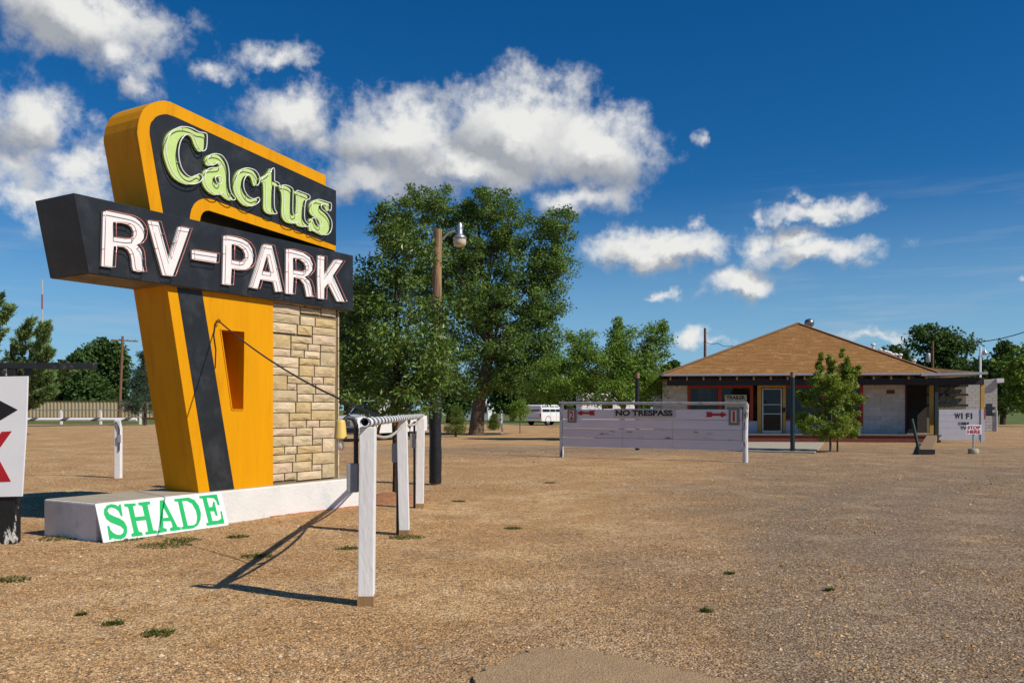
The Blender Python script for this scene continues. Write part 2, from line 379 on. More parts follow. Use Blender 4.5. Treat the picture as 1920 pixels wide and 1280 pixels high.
def ground_material():
    m = bpy.data.materials.new('gravel_ground'); m.use_nodes = True; nt = m.node_tree; N = nt.nodes; L = nt.links
    p = N['Principled BSDF']; p.inputs['Roughness'].default_value = .95; p.inputs['Specular IOR Level'].default_value = .15
    g = N.new('ShaderNodeNewGeometry'); P = g.outputs['Position']
    def noise(s, d=6, r=.6):
        n = N.new('ShaderNodeTexNoise'); n.inputs['Scale'].default_value = s; n.inputs['Detail'].default_value = d; n.inputs['Roughness'].default_value = r
        L.new(P, n.inputs[0]); return n.outputs['Fac']
    def ma(op, a, b=None, c=None):
        n = N.new('ShaderNodeMath'); n.operation = op
        for i, v in enumerate((a, b, c)):
            if v is None: continue
            if isinstance(v, (int, float)): n.inputs[i].default_value = v
            else: L.new(v, n.inputs[i])
        return n.outputs[0]
    def ss(v, a, b, lo=0, hi=1):
        n = N.new('ShaderNodeMapRange'); n.interpolation_type = 'SMOOTHSTEP'; n.inputs['From Min'].default_value = a; n.inputs['From Max'].default_value = b
        n.inputs['To Min'].default_value = lo; n.inputs['To Max'].default_value = hi; L.new(v, n.inputs[0]); return n.outputs[0]
    def mix(f, a, b, mode='MIX'):
        n = N.new('ShaderNodeMixRGB'); n.blend_type = mode
        if isinstance(f, float): n.inputs[0].default_value = f
        else: L.new(f, n.inputs[0])
        for i, v in ((1, a), (2, b)):
            if isinstance(v, tuple): n.inputs[i].default_value = (*v, 1)
            else: L.new(v, n.inputs[i])
        return n.outputs[0]
    sx = N.new('ShaderNodeSeparateXYZ'); L.new(P, sx.inputs[0]); X, Y = sx.outputs[0], sx.outputs[1]
    # driven lane of grey road gravel: sweeps from the road past the office
    wob = ma('MULTIPLY_ADD', noise(.35, 4), 6.0, -3.0)
    lane = ma('ADD', ma('SUBTRACT', ma('MULTIPLY', X, 1.0), ma('MULTIPLY', Y, .24)), ma('ADD', wob, .4))
    grey = ss(lane, -2.2, 1.6)
    far = ss(Y, 24, 30); band = ma('MULTIPLY', far, ss(Y, 37, 31)); band = ma('MULTIPLY', band, ss(X, -9, 0))
    grey = ma('MAXIMUM', ma('MULTIPLY', grey, ss(Y, 40, 12, .35, .9)), ma('MULTIPLY', band, .75))
    sandy = ss(noise(.55, 5), .42, .62)
    c = mix(sandy, (.49, .285, .122), (.61, .395, .195))
    c = mix(ss(noise(2.3, 6, .7), .45, .7), c, (.44, .24, .092))
    c = mix(ma('MULTIPLY', grey, .85), c, mix(ss(noise(1.1, 5), .4, .65), (.17, .13, .092), (.27, .205, .145)))  # grey gravel tone, with some lens vignette darkening painted in
    # wheel-worn darker patches and sand swept smooth
    c = mix(ma('MULTIPLY', ss(noise(.8, 7, .68), .52, .66), .5), c, (.27, .17, .095))
    c = mix(ma('MULTIPLY', ss(noise(1.3, 4, .5), .60, .72), .6), c, (.56, .37, .20))
    # two compacted wheel tracks curving from the road past the barrier
    rad = N.new('ShaderNodeVectorMath'); rad.operation = 'DISTANCE'; L.new(P, rad.inputs[0]); rad.inputs[1].default_value = (24, 2, 0)
    rd = ma('ADD', rad.outputs['Value'], ma('MULTIPLY_ADD', noise(.5, 3), .9, -.45))
    for rr in (19.6, 21.3, 22.4):
        tr = ss(ma('ABSOLUTE', ma('SUBTRACT', rd, rr)), .55, .15); c = mix(ma('MULTIPLY', tr, .45), c, (.22, .165, .115))
    # single stones, each its own tone
    for s, amt in ((95, .7), (40, .5)):
        v = N.new('ShaderNodeTexVoronoi'); v.inputs['Scale'].default_value = s; L.new(P, v.inputs[0])
        hsv = N.new('ShaderNodeSeparateColor'); L.new(v.outputs['Color'], hsv.inputs[0])
        k = ss(hsv.outputs[0], .0, 1.0, 1-.5*amt, 1+.55*amt)
        sc_ = N.new('ShaderNodeVectorMath'); sc_.operation = 'SCALE'; L.new(c, sc_.inputs[0]); L.new(k, sc_.inputs['Scale']); c = sc_.outputs[0]
        pale = ss(hsv.outputs[1], .92, .95); c = mix(ma('MULTIPLY', pale, .45), c, (.66, .50, .34))
        dark = ss(hsv.outputs[2], .92, .95); c = mix(ma('MULTIPLY', dark, .6), c, (.10, .075, .055))
    # lawns behind the park
    gr = ma('MULTIPLY', ss(ma('ADD', Y, ma('MULTIPLY_ADD', noise(.15, 4), 6, -3)), 84, 87), ss(noise(.5, 5), .25, .45))
    gr = ma('MAXIMUM', gr, ss(Y, 125, 140))
    c = mix(gr, c, mix(noise(3, 5), (.07, .11, .025), (.16, .19, .06)))
    L.new(c, p.inputs['Base Color'])
    v2 = N.new('ShaderNodeTexVoronoi'); v2.inputs['Scale'].default_value = 60; L.new(P, v2.inputs[0])
    h = ma('ADD', ma('MULTIPLY', v2.outputs['Distance'], -.6), ma('MULTIPLY', noise(18, 6, .7), .9))
    b = N.new('ShaderNodeBump'); b.inputs['Strength'].default_value = .75; b.inputs['Distance'].default_value = .03; L.new(h, b.inputs['Height']); L.new(b.outputs[0], p.inputs['Normal'])
    return m

def build_ground():
    ax = np.concatenate([-np.geomspace(2500, 16, 40), np.arange(-15.8, 15.9, .16), np.geomspace(16, 2500, 40)])
    ay = np.concatenate([-np.geomspace(300, 3, 16), np.arange(-2.5, 26, .16), np.geomspace(26.2, 4000, 60)])
    X, Y = np.meshgrid(ax, ay); Z = ground_z(X, Y)
    V = np.stack([X.ravel(), Y.ravel(), Z.ravel()], 1); nx, ny = len(ax), len(ay)
    i = np.arange((ny-1)*nx).reshape(ny-1, nx)[:, :-1].ravel()
    o = np_mesh('ground', V, np.stack([i, i+1, i+nx+1, i+nx], 1), ground_material(), smooth=True)
    o['kind'] = 'structure'
    return o
build_ground()

def build_gravel():
    """loose stones lying on the ground, finer and denser where one stands"""
    n = 190000
    r = 3.6+26*rng.random(n)**2.0; a = rng.uniform(-.62, .62, n)
    x, y = r*np.sin(a), r*np.cos(a)
    pat = vnoise(x*.55, y*.55, 5)*.75+vnoise(x*2.1, y*2.1, 6)*.45; keep = np.clip((pat-.38)*2.6, .04, 1) > rng.random(n)
    x, y, r = x[keep], y[keep], r[keep]; n = len(x)
    s = np.clip(rng.lognormal(-5.35, .42, n), .0025, .022)*(1+.035*r)
    base = np.array([[1, 0, 0], [.3, .95, 0], [-.8, .6, 0], [-.8, -.6, 0], [.3, -.95, 0], [.05, .1, .75], [0, 0, -.5]])
    Fb = np.array([[0, 1, 5], [1, 2, 5], [2, 3, 5], [3, 4, 5], [4, 0, 5], [1, 0, 6], [2, 1, 6], [3, 2, 6], [4, 3, 6], [0, 4, 6]])
    V = base[None]*rng.uniform(.65, 1.35, (n, 7, 3)); th = rng.uniform(0, 2*np.pi, n); c, sn = np.cos(th)[:, None], np.sin(th)[:, None]
    V = np.stack([V[..., 0]*c-V[..., 1]*sn, V[..., 0]*sn+V[..., 1]*c, V[..., 2]*rng.uniform(.6, 1, (n, 1))], -1)*s[:, None, None]
    V += np.stack([x, y, ground_z(x, y)+s*.15], 1)[:, None]
    Fa = (Fb[None]+(np.arange(n)*7)[:, None, None]).reshape(-1, 3)
    t = np.repeat(rng.random(n), 10)
    m = tinted('loose_stone', (.20, .115, .055), (.60, .37, .175), .9, .2, cc=(.70, .55, .38))
    o = np_mesh('gravel', V.reshape(-1, 3), Fa, m, rnd=t); o['kind'] = 'stuff'
    tag(o, 'loose tan and grey gravel strewn over the ground', 'gravel')
build_gravel()

def sheet(name, pts, z, m, thick=.03):
    mb = MB(); n = len(pts)
    vs = [(x, y, z) for x, y in pts]+[(x, y, z-thick) for x, y in pts]
    mb.add(vs, [tuple(range(n)), tuple(range(2*n-1, n-1, -1))]+[(i, (i+1) % n, (i+1) % n+n, i+n) for i in range(n)])
    o = mb.build(name, m); o['kind'] = 'structure'; return o
def ragged(pts, amp, k=5, seed=0):
    r = random.Random(seed); out = []
    for (x0, y0), (x1, y1) in zip(pts, pts[1:]):
        for i in range(k):
            t = i/k; out.append((x0+(x1-x0)*t+r.uniform(-amp, amp), y0+(y1-y0)*t+r.uniform(-amp, amp)))
    return out+[pts[-1]]
M['asphalt'] = mat('old_asphalt', (.40, .265, .14), .95, .35, 60, .8, 120, c2=(.46, .31, .16), c2lo=.42, c2hi=.62, c2scale=6)
edge = [tuple(ground_at(px, py)[:2]) for px, py in ((870, 1300), (905, 1255), (960, 1230), (1010, 1213), (1096, 1220), (1192, 1236), (1300, 1258), (1400, 1290))]
sheet('asphalt_apron', ragged(edge, .03, 9, 4)+[(1.6, 2.0), (-.6, 2.0)], .003, M['asphalt'], .06)

# ================================================================== THE BIG ROADSIDE SIGN
SO = (-4.43, 9.37); SA = math.atan2(.8575, .5145)       # plinth front corner and direction of the sign front
W_BODY, W_BOX = .08, 0.0
sign = thing('motel_sign', 'tall yellow and black roadside sign with neon letters reading Cactus RV-Park on white plinth', 'sign', (*SO, 0), SA)
def sp(px, py, w=W_BODY): return on_plane(px, py, SO, SA, w)
def sps(pts, w=W_BODY): return [sp(x, y, w) for x, y in pts]

# plinth
pb = MB(); pb.prism([(0, -.06), (4.45, -.06), (4.45, .40), (0, .40)], 0, .95)
pl = pb.build('plinth', M['plinth'], sign, bevel=.018)
pt = MB(); pt.box((.03, .03, .40), (4.42, .92, .404)); pt.build('plinth_top', M['plinth_top'], pl)

# lower pylon: front leaf with the tapered recess, solid body behind
top_z = 3.25
def side(pxa, pya, pxb, pyb):                           # straight edge carried up to top_z and down to the plinth
    (u0, z0), (u1, z1) = sp(pxa, pya), sp(pxb, pyb); k = (u1-u0)/(z1-z0)
    return (u0+(.404-z0)*k, .404), (u0+(top_z-z0)*k, top_z)
lb, lt = side(372, 919, 313, 537)
ub = sp(512, 700)[0]; ur = 3.89
rec = sps([(412.9, 617), (458, 621), (456, 767.7), (434.4, 767.7)])
poly_mesh('pylon', [[lb, (ub, .404), (ub, top_z), lt], rec], .565, M['yellow'], sign, W_BODY)
bk = MB(); bk.prism([lb, (ub, .404), (ub, top_z), lt], W_BODY+.566, .69); bk.build('pylon_back', M['yellow'], sign)
s0b, s0t = side(392.6, 917, 332, 540); s1b, s1t = side(438, 911, 378, 544)
st = MB(); st.prism([s0b, s1b, s1t, s0t], W_BODY-.004, W_BODY+.002); st.build('stripe', M['black'], sign)
lip = MB()
for i in range(4):
    (a0, b0), (a1, b1) = rec[i], rec[(i+1) % 4]
    lip.bar((a0, W_BODY-.004, b0), (a1, W_BODY-.004, b1), .014, .012, (0, 1, 0))
lip.build('recess_trim', M['yellow'], sign)

# stone pier with single stones
pier = MB(); pier.box((ub+.004, W_BODY+.048, .404), (ur-.004, .685, top_z)); pier = pier.build('stone_pier', M['mortar'], sign)
ST = [(65,10,185,40),(187,20,275,52),(280,35,390,70),(67,38,243,122),(248,57,390,118),(395,52,498,130),(65,107,240,180),(247,115,350,190),(353,122,498,208),
 (63,168,222,252),(227,185,330,262),(333,198,498,262),(60,245,178,352),(182,258,330,318),(333,252,498,330),(182,312,298,362),(302,320,388,370),(391,328,498,380),
 (57,352,177,408),(180,360,272,414),(276,367,385,424),(388,376,497,475),(55,405,235,487),(240,418,385,472),(54,478,234,540),(239,470,345,545),(347,475,495,553),
 (53,540,153,642),(156,545,328,600),(332,552,408,604),(411,556,493,607),(153,598,220,642),(224,600,353,672),(357,605,493,672),(50,642,222,724),(226,672,335,726),(338,674,492,726),
 (48,728,212,804),(216,730,322,800),(324,730,492,785),(324,786,492,853),(46,808,166,910),(169,805,322,858),(169,860,288,908),(291,858,381,906),(384,855,492,905),
 (46,914,216,967),(219,912,332,962),(335,908,490,985),(45,970,193,1042),(196,966,330,1035),(333,985,400,1032),(403,985,490,1082),(44,1045,134,1098),(136,1042,221,1092),(225,1036,400,1088),
 (42,1103,212,1155),(216,1095,329,1146),(332,1086,490,1165),(40,1158,190,1230),(193,1150,327,1220),(330,1167,397,1212),(400,1165,490,1258),(38,1236,133,1282),(136,1230,221,1275),(225,1215,397,1270)]
SCOL = [mat('stone_%s' % n, c, .9, .16, 7, .5, 28) for n, c in (('buff', (.52, .40, .23)), ('cream', (.60, .48, .31)), ('pink', (.56, .43, .29)), ('ochre', (.51, .38, .19)), ('grey', (.48, .38, .23)))]
def stone(u0, u1, z0, z1, w, m, parent, seed, proud=.022, nx=5, nz=4, name='stone', back=.06):
    r = random.Random(seed); mb = MB(); vs = []; j = .006
    for k in range(nz):
        for i in range(nx):
            e = i in (0, nx-1) or k in (0, nz-1)
            fx, fz = i/(nx-1), k/(nz-1)
            if e: y = w-proud*.35
            else: y = w-proud*r.uniform(.55, 1.25); fx += r.uniform(-.06, .06); fz += r.uniform(-.08, .08)
            vs.append((u0+j+(u1-u0-2*j)*fx, y, z0+j+(z1-z0-2*j)*fz))
    nf = len(vs); fs = []
    for k in range(nz-1):
        for i in range(nx-1):
            a = k*nx+i
            fs += [(a, a+1, a+nx+1), (a, a+nx+1, a+nx)] if r.random() < .5 else [(a, a+1, a+nx), (a+1, a+nx+1, a+nx)]
    ring = [i for i in range(nx)]+[nx*k+nx-1 for k in range(1, nz)]+[nx*(nz-1)+i for i in range(nx-2, -1, -1)]+[nx*k for k in range(nz-2, 0, -1)]
    vs += [(vs[i][0], w+back, vs[i][2]) for i in ring]; m_ = len(ring)
    fs += [(ring[(q+1) % m_], ring[q], nf+q, nf+(q+1) % m_) for q in range(m_)]
    mb.add(vs, fs); return mb.build(name, m, parent, fix=True)
zs = []
raw = []
for x0, y0, x1, y1 in ST:
    f = lambda x, y: sp(500+x/3.767, 560+y/3.767)
    (ua, za), (uc, zc) = f(x0, y0), f(x1, y1); raw.append([max(ua, ub+.01), min(uc, ur), zc, za])
for k in (2, 3):                                        # straighten the courses
    pass
allz = sorted([r_[2] for r_ in raw]+[r_[3] for r_ in raw]); groups = []
for z in allz:
    if groups and z-groups[-1][-1] < .016: groups[-1].append(z)
    else: groups.append([z])
snap = {z: sum(g)/len(g) for g in groups for z in g}
for i, (u0, u1, z0, z1) in enumerate(raw):
    z0, z1 = snap[z0], snap[z1]
    if u1 > ur-.05: u1 = ur
    if u0 < ub+.06: u0 = ub+.004
    if z1-z0 > .03: stone(u0, u1, max(z0, .406), min(z1, 3.0), W_BODY+.03, SCOL[(i*7+i//3) % 5], pier, i)
# stones returned round the pier's far end
for k in range(14):
    z0 = .41+k*.185
    mb = MB(); mb.box((ur-.003, W_BODY+.03, z0), (ur+.022, .66, z0+.175)); mb.build('stone', SCOL[k % 5], pier)

# upper arm
arc_o = [(257, 249.9), (258, 238), (261, 222), (267.8, 206.7), (275, 199), (284, 194), (294, 190.5), (305.5, 188.8), (318, 190.6)]
arc_i = [(402.6, 398), (391.8, 394.7), (385, 395.5), (380, 399), (376.5, 406), (375, 415)]
leg_l = sp(257, 249.9); leg_k = sp(282, 394)
kk = (leg_k[0]-leg_l[0])/(leg_k[1]-leg_l[1]); leg_bot = (leg_k[0]+(top_z+.002-leg_k[1])*kk, top_z+.002)
in_top = sp(375, 415); leg_r = (in_top[0]+(top_z+.002-in_top[1])*kk, top_z+.002)
outer = [leg_bot]+sps(arc_o)+sps([(610.4, 329), (610.4, 347.6), (629, 357.7), (629, 470.2)])+sps(arc_i)+[leg_r]
arm = poly_mesh('upper_arm', [outer], .61, M['yellow'], sign, W_BODY)
blk_in = [(280.4, 249.9), (280.8, 238), (283, 230), (287.6, 224.7), (292, 219.5), (298.3, 216.4), (305, 214.7), (312.7, 214.6), (327, 219.3)]
curl_o = [(402.6, 375), (396, 372.6), (388, 371.4), (380, 371.8), (373.8, 373.9), (368, 377.5), (363, 382.9), (358, 393), (356, 402), (355, 409.8)]
b0 = sp(280.4, 249.9); b1 = sp(355, 409.8)
pan = [(b0[0]+(top_z+.004-b0[1])*kk, top_z+.004)]+sps(blk_in)+sps([(629, 357.7), (629, 460)])+sps(curl_o)+[(b1[0]+(top_z+.004-b1[1])*kk, top_z+.004)]
pan[len(blk_in)+1] = (pan[len(blk_in)+1][0]+.004, pan[len(blk_in)+1][1]); pan[len(blk_in)+2] = (pan[len(blk_in)+2][0]+.004, pan[len(blk_in)+2][1])
panel = poly_mesh('name_panel', [pan], .012, M['black'], sign, W_BODY-.008)
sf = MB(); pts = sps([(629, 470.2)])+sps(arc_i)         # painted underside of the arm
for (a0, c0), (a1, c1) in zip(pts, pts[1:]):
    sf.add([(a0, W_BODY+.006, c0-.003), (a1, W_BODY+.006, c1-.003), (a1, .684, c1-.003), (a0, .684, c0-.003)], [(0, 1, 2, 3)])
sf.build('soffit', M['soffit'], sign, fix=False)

# RV-PARK box
bx = [(-.25, 3.655), (4.09, 3.655), (4.09, 2.842), (-.08, 2.842)]
box = MB(); box.prism(bx, W_BOX, .70); box = box.build('name_box', M['black'], sign, bevel=.006)
un = MB(); un.add([(-.07, .012, 2.839), (4.08, .012, 2.839), (4.08, .69, 2.839), (-.07, .69, 2.839)], [(0, 3, 2, 1)]); un.build('underside', M['under'], box, fix=False)
for u in (1.2, 2.55):
    seam = MB(); seam.box((u, W_BOX-.002, 2.85), (u+.005, W_BOX+.003, 3.65)); seam.build('seam', M['darksteel'], box)

def Z1(p): return [(290+x/7.111, 220+y/7.111) for x, y in p]
def Z2(p): return [(430+x/7.11, 280+y/7.11) for x, y in p]
def Z3(p): return [(180+x/8, 380+y/8) for x, y in p]
def Z4(p): return [(400+x/7.111, 420+y/7.111) for x, y in p]
cactus = [
 (Z1, [[(375,137),(300,140),(220,180),(160,245),(125,340),(115,430),(125,520),(150,610),(185,700),(240,790),(310,850),(400,890),(470,898),(540,882),(590,845),(600,800),(575,770),(545,768),(510,790),(470,806),(420,795),(370,755),(325,690),(297,600),(284,520),(284,440),(302,350),(332,288),(370,250),(410,236),(450,240),(482,264),(503,305),(522,360),(546,405),(572,443),(602,460),(640,442),(655,400),(661,340),(662,260),(650,226),(600,213),(550,203),(480,165),(420,145)]]),
 (Z1, [[(760,495),(700,515),(672,560),(668,600),(690,635),(730,648),(775,630),(805,610),(840,616),(855,645),(835,674),(780,681),(700,687),(655,722),(635,780),(632,850),(650,910),(690,970),(740,1012),(790,1035),(835,1034),(865,1012),(900,1050),(950,1088),(1000,1110),(1032,1104),(1036,1080),(995,1030),(968,960),(957,860),(956,760),(946,680),(926,610),(890,552),(860,520),(820,501)],
        [(775,810),(800,790),(840,794),(858,825),(856,875),(832,900),(800,885),(778,850)]]),
 (Z2, [[(180,258),(120,285),(80,340),(55,410),(48,480),(58,550),(85,620),(130,690),(185,740),(245,762),(300,747),(348,716),(368,680),(355,650),(325,657),(290,668),(238,648),(193,603),(163,540),(153,470),(163,412),(187,368),(225,348),(265,354),(290,385),(307,445),(326,488),(348,478),(366,440),(370,395),(350,340),(310,290),(250,265)]]),
 (Z2, [[(548,258),(530,275),(510,312),(478,345),(432,368),(404,388),(402,420),(430,436),(448,465),(452,560),(450,680),(453,780),(476,830),(520,860),(570,868),(598,852),(577,815),(564,760),(562,640),(565,540),(572,490),(620,500),(638,486),(622,456),(590,440),(569,432),(566,390),(566,310),(562,265)]]),
 (Z2, [[(665,490),(720,486),(775,505),(812,540),(813,600),(810,750),(812,850),(830,885),(858,885),(876,850),(884,720),(886,620),(866,585),(870,556),(940,580),(1030,618),(1036,666),(992,686),(972,760),(966,870),(972,940),(1000,985),(1030,1012),(1008,1035),(960,1034),(905,1015),(880,976),(850,990),(800,985),(750,965),(712,920),(694,860),(692,760),(697,640),(690,575),(668,535)]]),
 (Z2, [[(1150,675),(1100,695),(1070,740),(1062,800),(1080,858),(1130,902),(1180,935),(1203,985),(1196,1030),(1168,1034),(1132,990),(1112,938),(1086,921),(1062,940),(1057,1000),(1058,1060),(1076,1090),(1110,1086),(1150,1106),(1200,1132),(1255,1145),(1305,1115),(1330,1050),(1332,980),(1312,920),(1270,860),(1212,812),(1188,772),(1203,742),(1237,742),(1270,772),(1293,818),(1314,822),(1325,780),(1322,728),(1282,712),(1220,690)]]),
]
rvpark = [
 (Z3, [[(103,133),(160,127),(430,182),(520,203),(590,232),(650,278),(695,335),(722,400),(727,460),(712,540),(668,602),(610,636),(655,675),(685,740),(697,850),(700,940),(722,1036),(640,1036),(562,1016),(545,960),(535,860),(518,775),(480,705),(420,664),(265,652),(258,800),(247,972),(80,950),(88,700),(97,400)], [(258,296),(400,305),(480,325),(535,365),(562,430),(560,495),(532,545),(440,545),(262,518)]]),
 (Z3, [[(775,265),(935,291),(985,470),(1090,850),(1165,605),(1240,362),(1402,388),(1280,740),(1150,1104),(1000,1086),(890,690)]]),
 (Z3, [[(1435,708),(1818,770),(1802,905),(1440,850)]]),
 (Z4, [[(132,158),(190,158),(300,178),(390,205),(465,252),(515,330),(534,425),(522,515),(482,580),(412,616),(330,611),(245,592),(240,700),(232,816),(118,800),(122,650),(128,400)], [(247,272),(330,287),(398,338),(426,398),(426,450),(404,492),(350,505),(246,482)]]),
 (Z4, [[(665,270),(780,290),(850,580),(922,902),(830,906),(800,770),(625,742),(590,862),(485,846),(580,540)], [(716,412),(768,648),(652,630)]]),
 (Z4, [[(968,335),(1040,340),(1200,385),(1285,445),(1324,535),(1316,620),(1262,684),(1218,702),(1280,762),(1308,850),(1318,930),(1334,970),(1245,966),(1230,880),(1210,800),(1160,732),(1070,706),(1065,820),(1058,936),(964,925),(965,640)], [(1064,455),(1150,466),(1210,512),(1236,562),(1230,612),(1198,642),(1066,618)]]),
 (Z4, [[(1390,420),(1480,436),(1478,690),(1625,474),(1726,490),(1592,690),(1748,1036),(1650,1030),(1530,790),(1482,850),(1478,1003),(1395,990),(1385,700)]]),
]
def letters(data, w, facem, tubem, smooth, off=.05, tr=.0062):
    for Zf, loops in data:
        uz = [sps(Zf(smooth_loop(l) if smooth else l), w-.035) for l in loops]
        face = poly_mesh('letter', uz, .03, facem, sign, w-.035)
        for lp in uz:
            tb = MB(); nl = [(u, w-.035-off, z) for u, z in lp]
            tb.tube(nl, tr, 6, closed=True)
            for q_ in range(0, len(nl), max(1, len(nl)//4)): tb.tube([nl[q_], (nl[q_][0], w+.004, nl[q_][2])], .004, 4)   # glass supports
            tb.build('neon_tube', tubem, face, fix=False)
letters(cactus, W_BODY-.008, M['letter_green'], M['neon'], True)
letters(rvpark, W_BOX, M['letter_white'], M['neon_pink'], False, tr=.0045)

# eye bolt and old strap beside the recess
eu, ez = sp(405, 602)
eb = MB(); eb.tube([(eu+.022*math.cos(t), W_BODY-.05, ez+.022*math.sin(t)) for t in np.linspace(0, 6.28, 13)[:-1]], .006, 6, closed=True)
eb.tube([(eu, W_BODY-.03, ez), (eu, W_BODY+.01, ez)], .008, 6); eb.build('eye_bolt', M['rust'], sign)
ws = MB(); a_, b_ = sp(402, 606), sp(400, 628); ws.tube([(eu, W_BODY-.04, ez), (a_[0], W_BODY-.02, a_[1]), (b_[0], W_BODY-.012, b_[1]), sp(404, 655)[:1]+(W_BODY-.01,)+sp(404, 655)[1:], sp(403, 690)[:1]+(W_BODY-.008,)+sp(403, 690)[1:]], .006, 5)
ws.build('hanging_wire', M['darksteel'], sign)
def sign_world(u, w, z):
    c, s = math.cos(SA), math.sin(SA); return Vector((SO[0]+u*c-w*s, SO[1]+u*s+w*c, z))
EYE_BOLT = sign_world(eu, W_BODY-.05, ez)

# SHADE board leaning on the plinth
bl, br = ground_at(193.2, 1016.7), ground_at(428, 976)
ang = SA; d_ = Vector((math.cos(ang), math.sin(ang), 0)); 
shade = thing('shade_board', 'white board with green serif letters SHADE leaning on the sign plinth', 'sign', sign_world(-.02, -.16, 0), SA)
LEN = 1.67; HB = .425; LEAN = .145                      # board lies back against the plinth edge
def tiltm(o):
    me = o.data; k = LEAN/HB; c = math.sqrt(1-k*k)
    for v in me.vertices:
        y, z = v.co.y, v.co.z; v.co.y = z*k+y*c; v.co.z = z*c-y*k
    me.update(); return o
bd = MB(); bd.box((0, 0, 0), (LEN, .02, HB)); bd = tiltm(bd.build('board', M['board_white'], shade, bevel=.003))
def Z5(p): return [(170+x/7.111, 900+y/7.111) for x, y in p]
SB = [
 [[(250,338),(190,360),(157,410),(158,470),(190,530),(250,570),(330,595),(390,615),(430,650),(425,690),(390,720),(340,720),(290,700),(250,660),(235,615),(205,615),(240,790),(265,785),(275,765),(330,775),(400,775),(455,740),(478,680),(470,610),(430,550),(370,515),(290,490),(230,465),(205,430),(215,400),(255,382),(305,392),(352,422),(388,486),(410,485),(380,335),(357,340),(348,366),(310,345)]],
 [[(425,330),(578,315),(583,345),(545,355),(580,490),(705,470),(670,345),(620,335),(615,305),(770,282),(778,318),(740,330),(825,645),(870,645),(880,680),(725,705),(718,675),(755,660),(725,520),(590,540),(632,668),(680,680),(685,715),(540,738),(530,705),(565,685),(480,370),(430,360)]],
 [[(905,265),(960,258),(1150,590),(1190,590),(1195,625),(1055,648),(1045,612),(1085,590),(1060,520),(955,527),(960,610),(1005,620),(1008,655),(890,678),(883,650),(915,640),(910,500)], [(950,345),(1030,475),(955,487)]],
 [[(1098,240),(1290,212),(1370,240),(1430,310),(1460,400),(1455,490),(1420,560),(1360,598),(1205,622),(1200,590),(1228,580),(1150,270),(1105,270)], [(1205,262),(1270,257),(1340,290),(1395,380),(1410,460),(1400,530),(1365,560),(1285,567)]],
 [[(1435,188),(1672,155),(1712,290),(1685,295),(1660,235),(1630,207),(1535,207),(1570,325),(1612,318),(1622,252),(1640,250),(1685,428),(1660,430),(1635,372),(1585,377),(1615,495),(1690,488),(1735,460),(1720,370),(1740,368),(1775,520),(1540,560),(1530,525),(1562,520),(1480,217),(1440,217)]],
]
# board corners in the picture -> board coordinates (bilinear)
q = np.array([(165, 830), (1835, 540), (1725, 120), (35, 350)], float)
def to_board(p):
    s, t = .5, .5
    for _ in range(12):
        e = (1-s)*(1-t)*q[0]+s*(1-t)*q[1]+s*t*q[2]+(1-s)*t*q[3]-np.array(p)
        J = np.stack([(1-t)*(q[1]-q[0])+t*(q[2]-q[3]), (1-s)*(q[3]-q[0])+s*(q[2]-q[1])], 1); d = np.linalg.solve(J, e); s -= d[0]; t -= d[1]
    return (s*9.29/(10.72-s*1.43)*LEN, t*HB)
for loops in SB: tiltm(poly_mesh('letter', [[to_board(p) for p in l] for l in loops], .004, M['sign_green'], bd, -.0035))

# ================================================================== HITCHING-RAIL POSTS BY THE SIGN
def face_u(px, py, Z): return ground_at(px, py, Z)
POSTS = [((687, 1128), 1.275, 'first'), ((755, 1001), 1.285, 'second'), ((787, 950), 1.275, 'third')]
rail_dir = (ground_at(787, 950)-ground_at(687, 1128)).normalized(); RA = math.atan2(rail_dir.y, rail_dir.x)
rail = thing('pipe_rail_fence', 'white square timber posts carrying a grey and white striped pipe beside the yellow sign', 'fence', ground_at(687, 1128), RA-R(90))
# local frame: y runs along the rail away from the road, x to the right
c0 = ground_at(687, 1128); ys = []
def rail_local(p):
    d = Vector(p)-c0; return Vector((d.x*rail_dir.y-d.y*rail_dir.x, d.x*rail_dir.x+d.y*rail_dir.y, d.z))
lean = (.010, -.022, .012)
for i, ((px, py), h, _) in enumerate(POSTS):
    q0 = rail_local(ground_at(px, py)); y = q0.y; ys.append(y); mb = MB(); hw, hd = .056, .062; l = lean[i]
    yt = .0
    vs = []
    for z, o in ((-.3, -.3*l), (h, h*l)):
        vs += [(-hw+o, y-hd, z), (hw+o, y-hd, z), (hw+o, y+hd, z), (-hw+o, y+hd, z)]
    mb.add(vs, [(0, 3, 2, 1), (4, 5, 6, 7), (0, 1, 5, 4), (1, 2, 6, 5), (2, 3, 7, 6), (3, 0, 4, 7)])
    p = mb.build('post', M['white_paint'], rail, bevel=.006)
    ft = MB(); ft.box((-hw-.002, y-hd-.002, -.02), (hw+.002, y+hd+.002, .055)); ft.build('bare_foot', M['wood_raw'], p)
    # conduit and box fixed to the shaded side
    cz = (.88, .86, .84)[i]; bzz = (.90, .91, .95)[i]
    cn = MB(); cn.tube([(-hw-.022, y+.01, bzz if i == 0 else -.05), (-hw-.022, y+.01, 1.22)], .016, 8); cn.build('conduit', M['darksteel'], p)
    gb = MB(); gb.box((-hw-.085, y-.02, bzz-.10), (-hw-.004, y+.05, bzz+.11)); gb.build('switch_box', M['grey_box'], p, bevel=.006)
yA, yB = ys[0]-.14, ys[2]+.25
PZ = 1.31
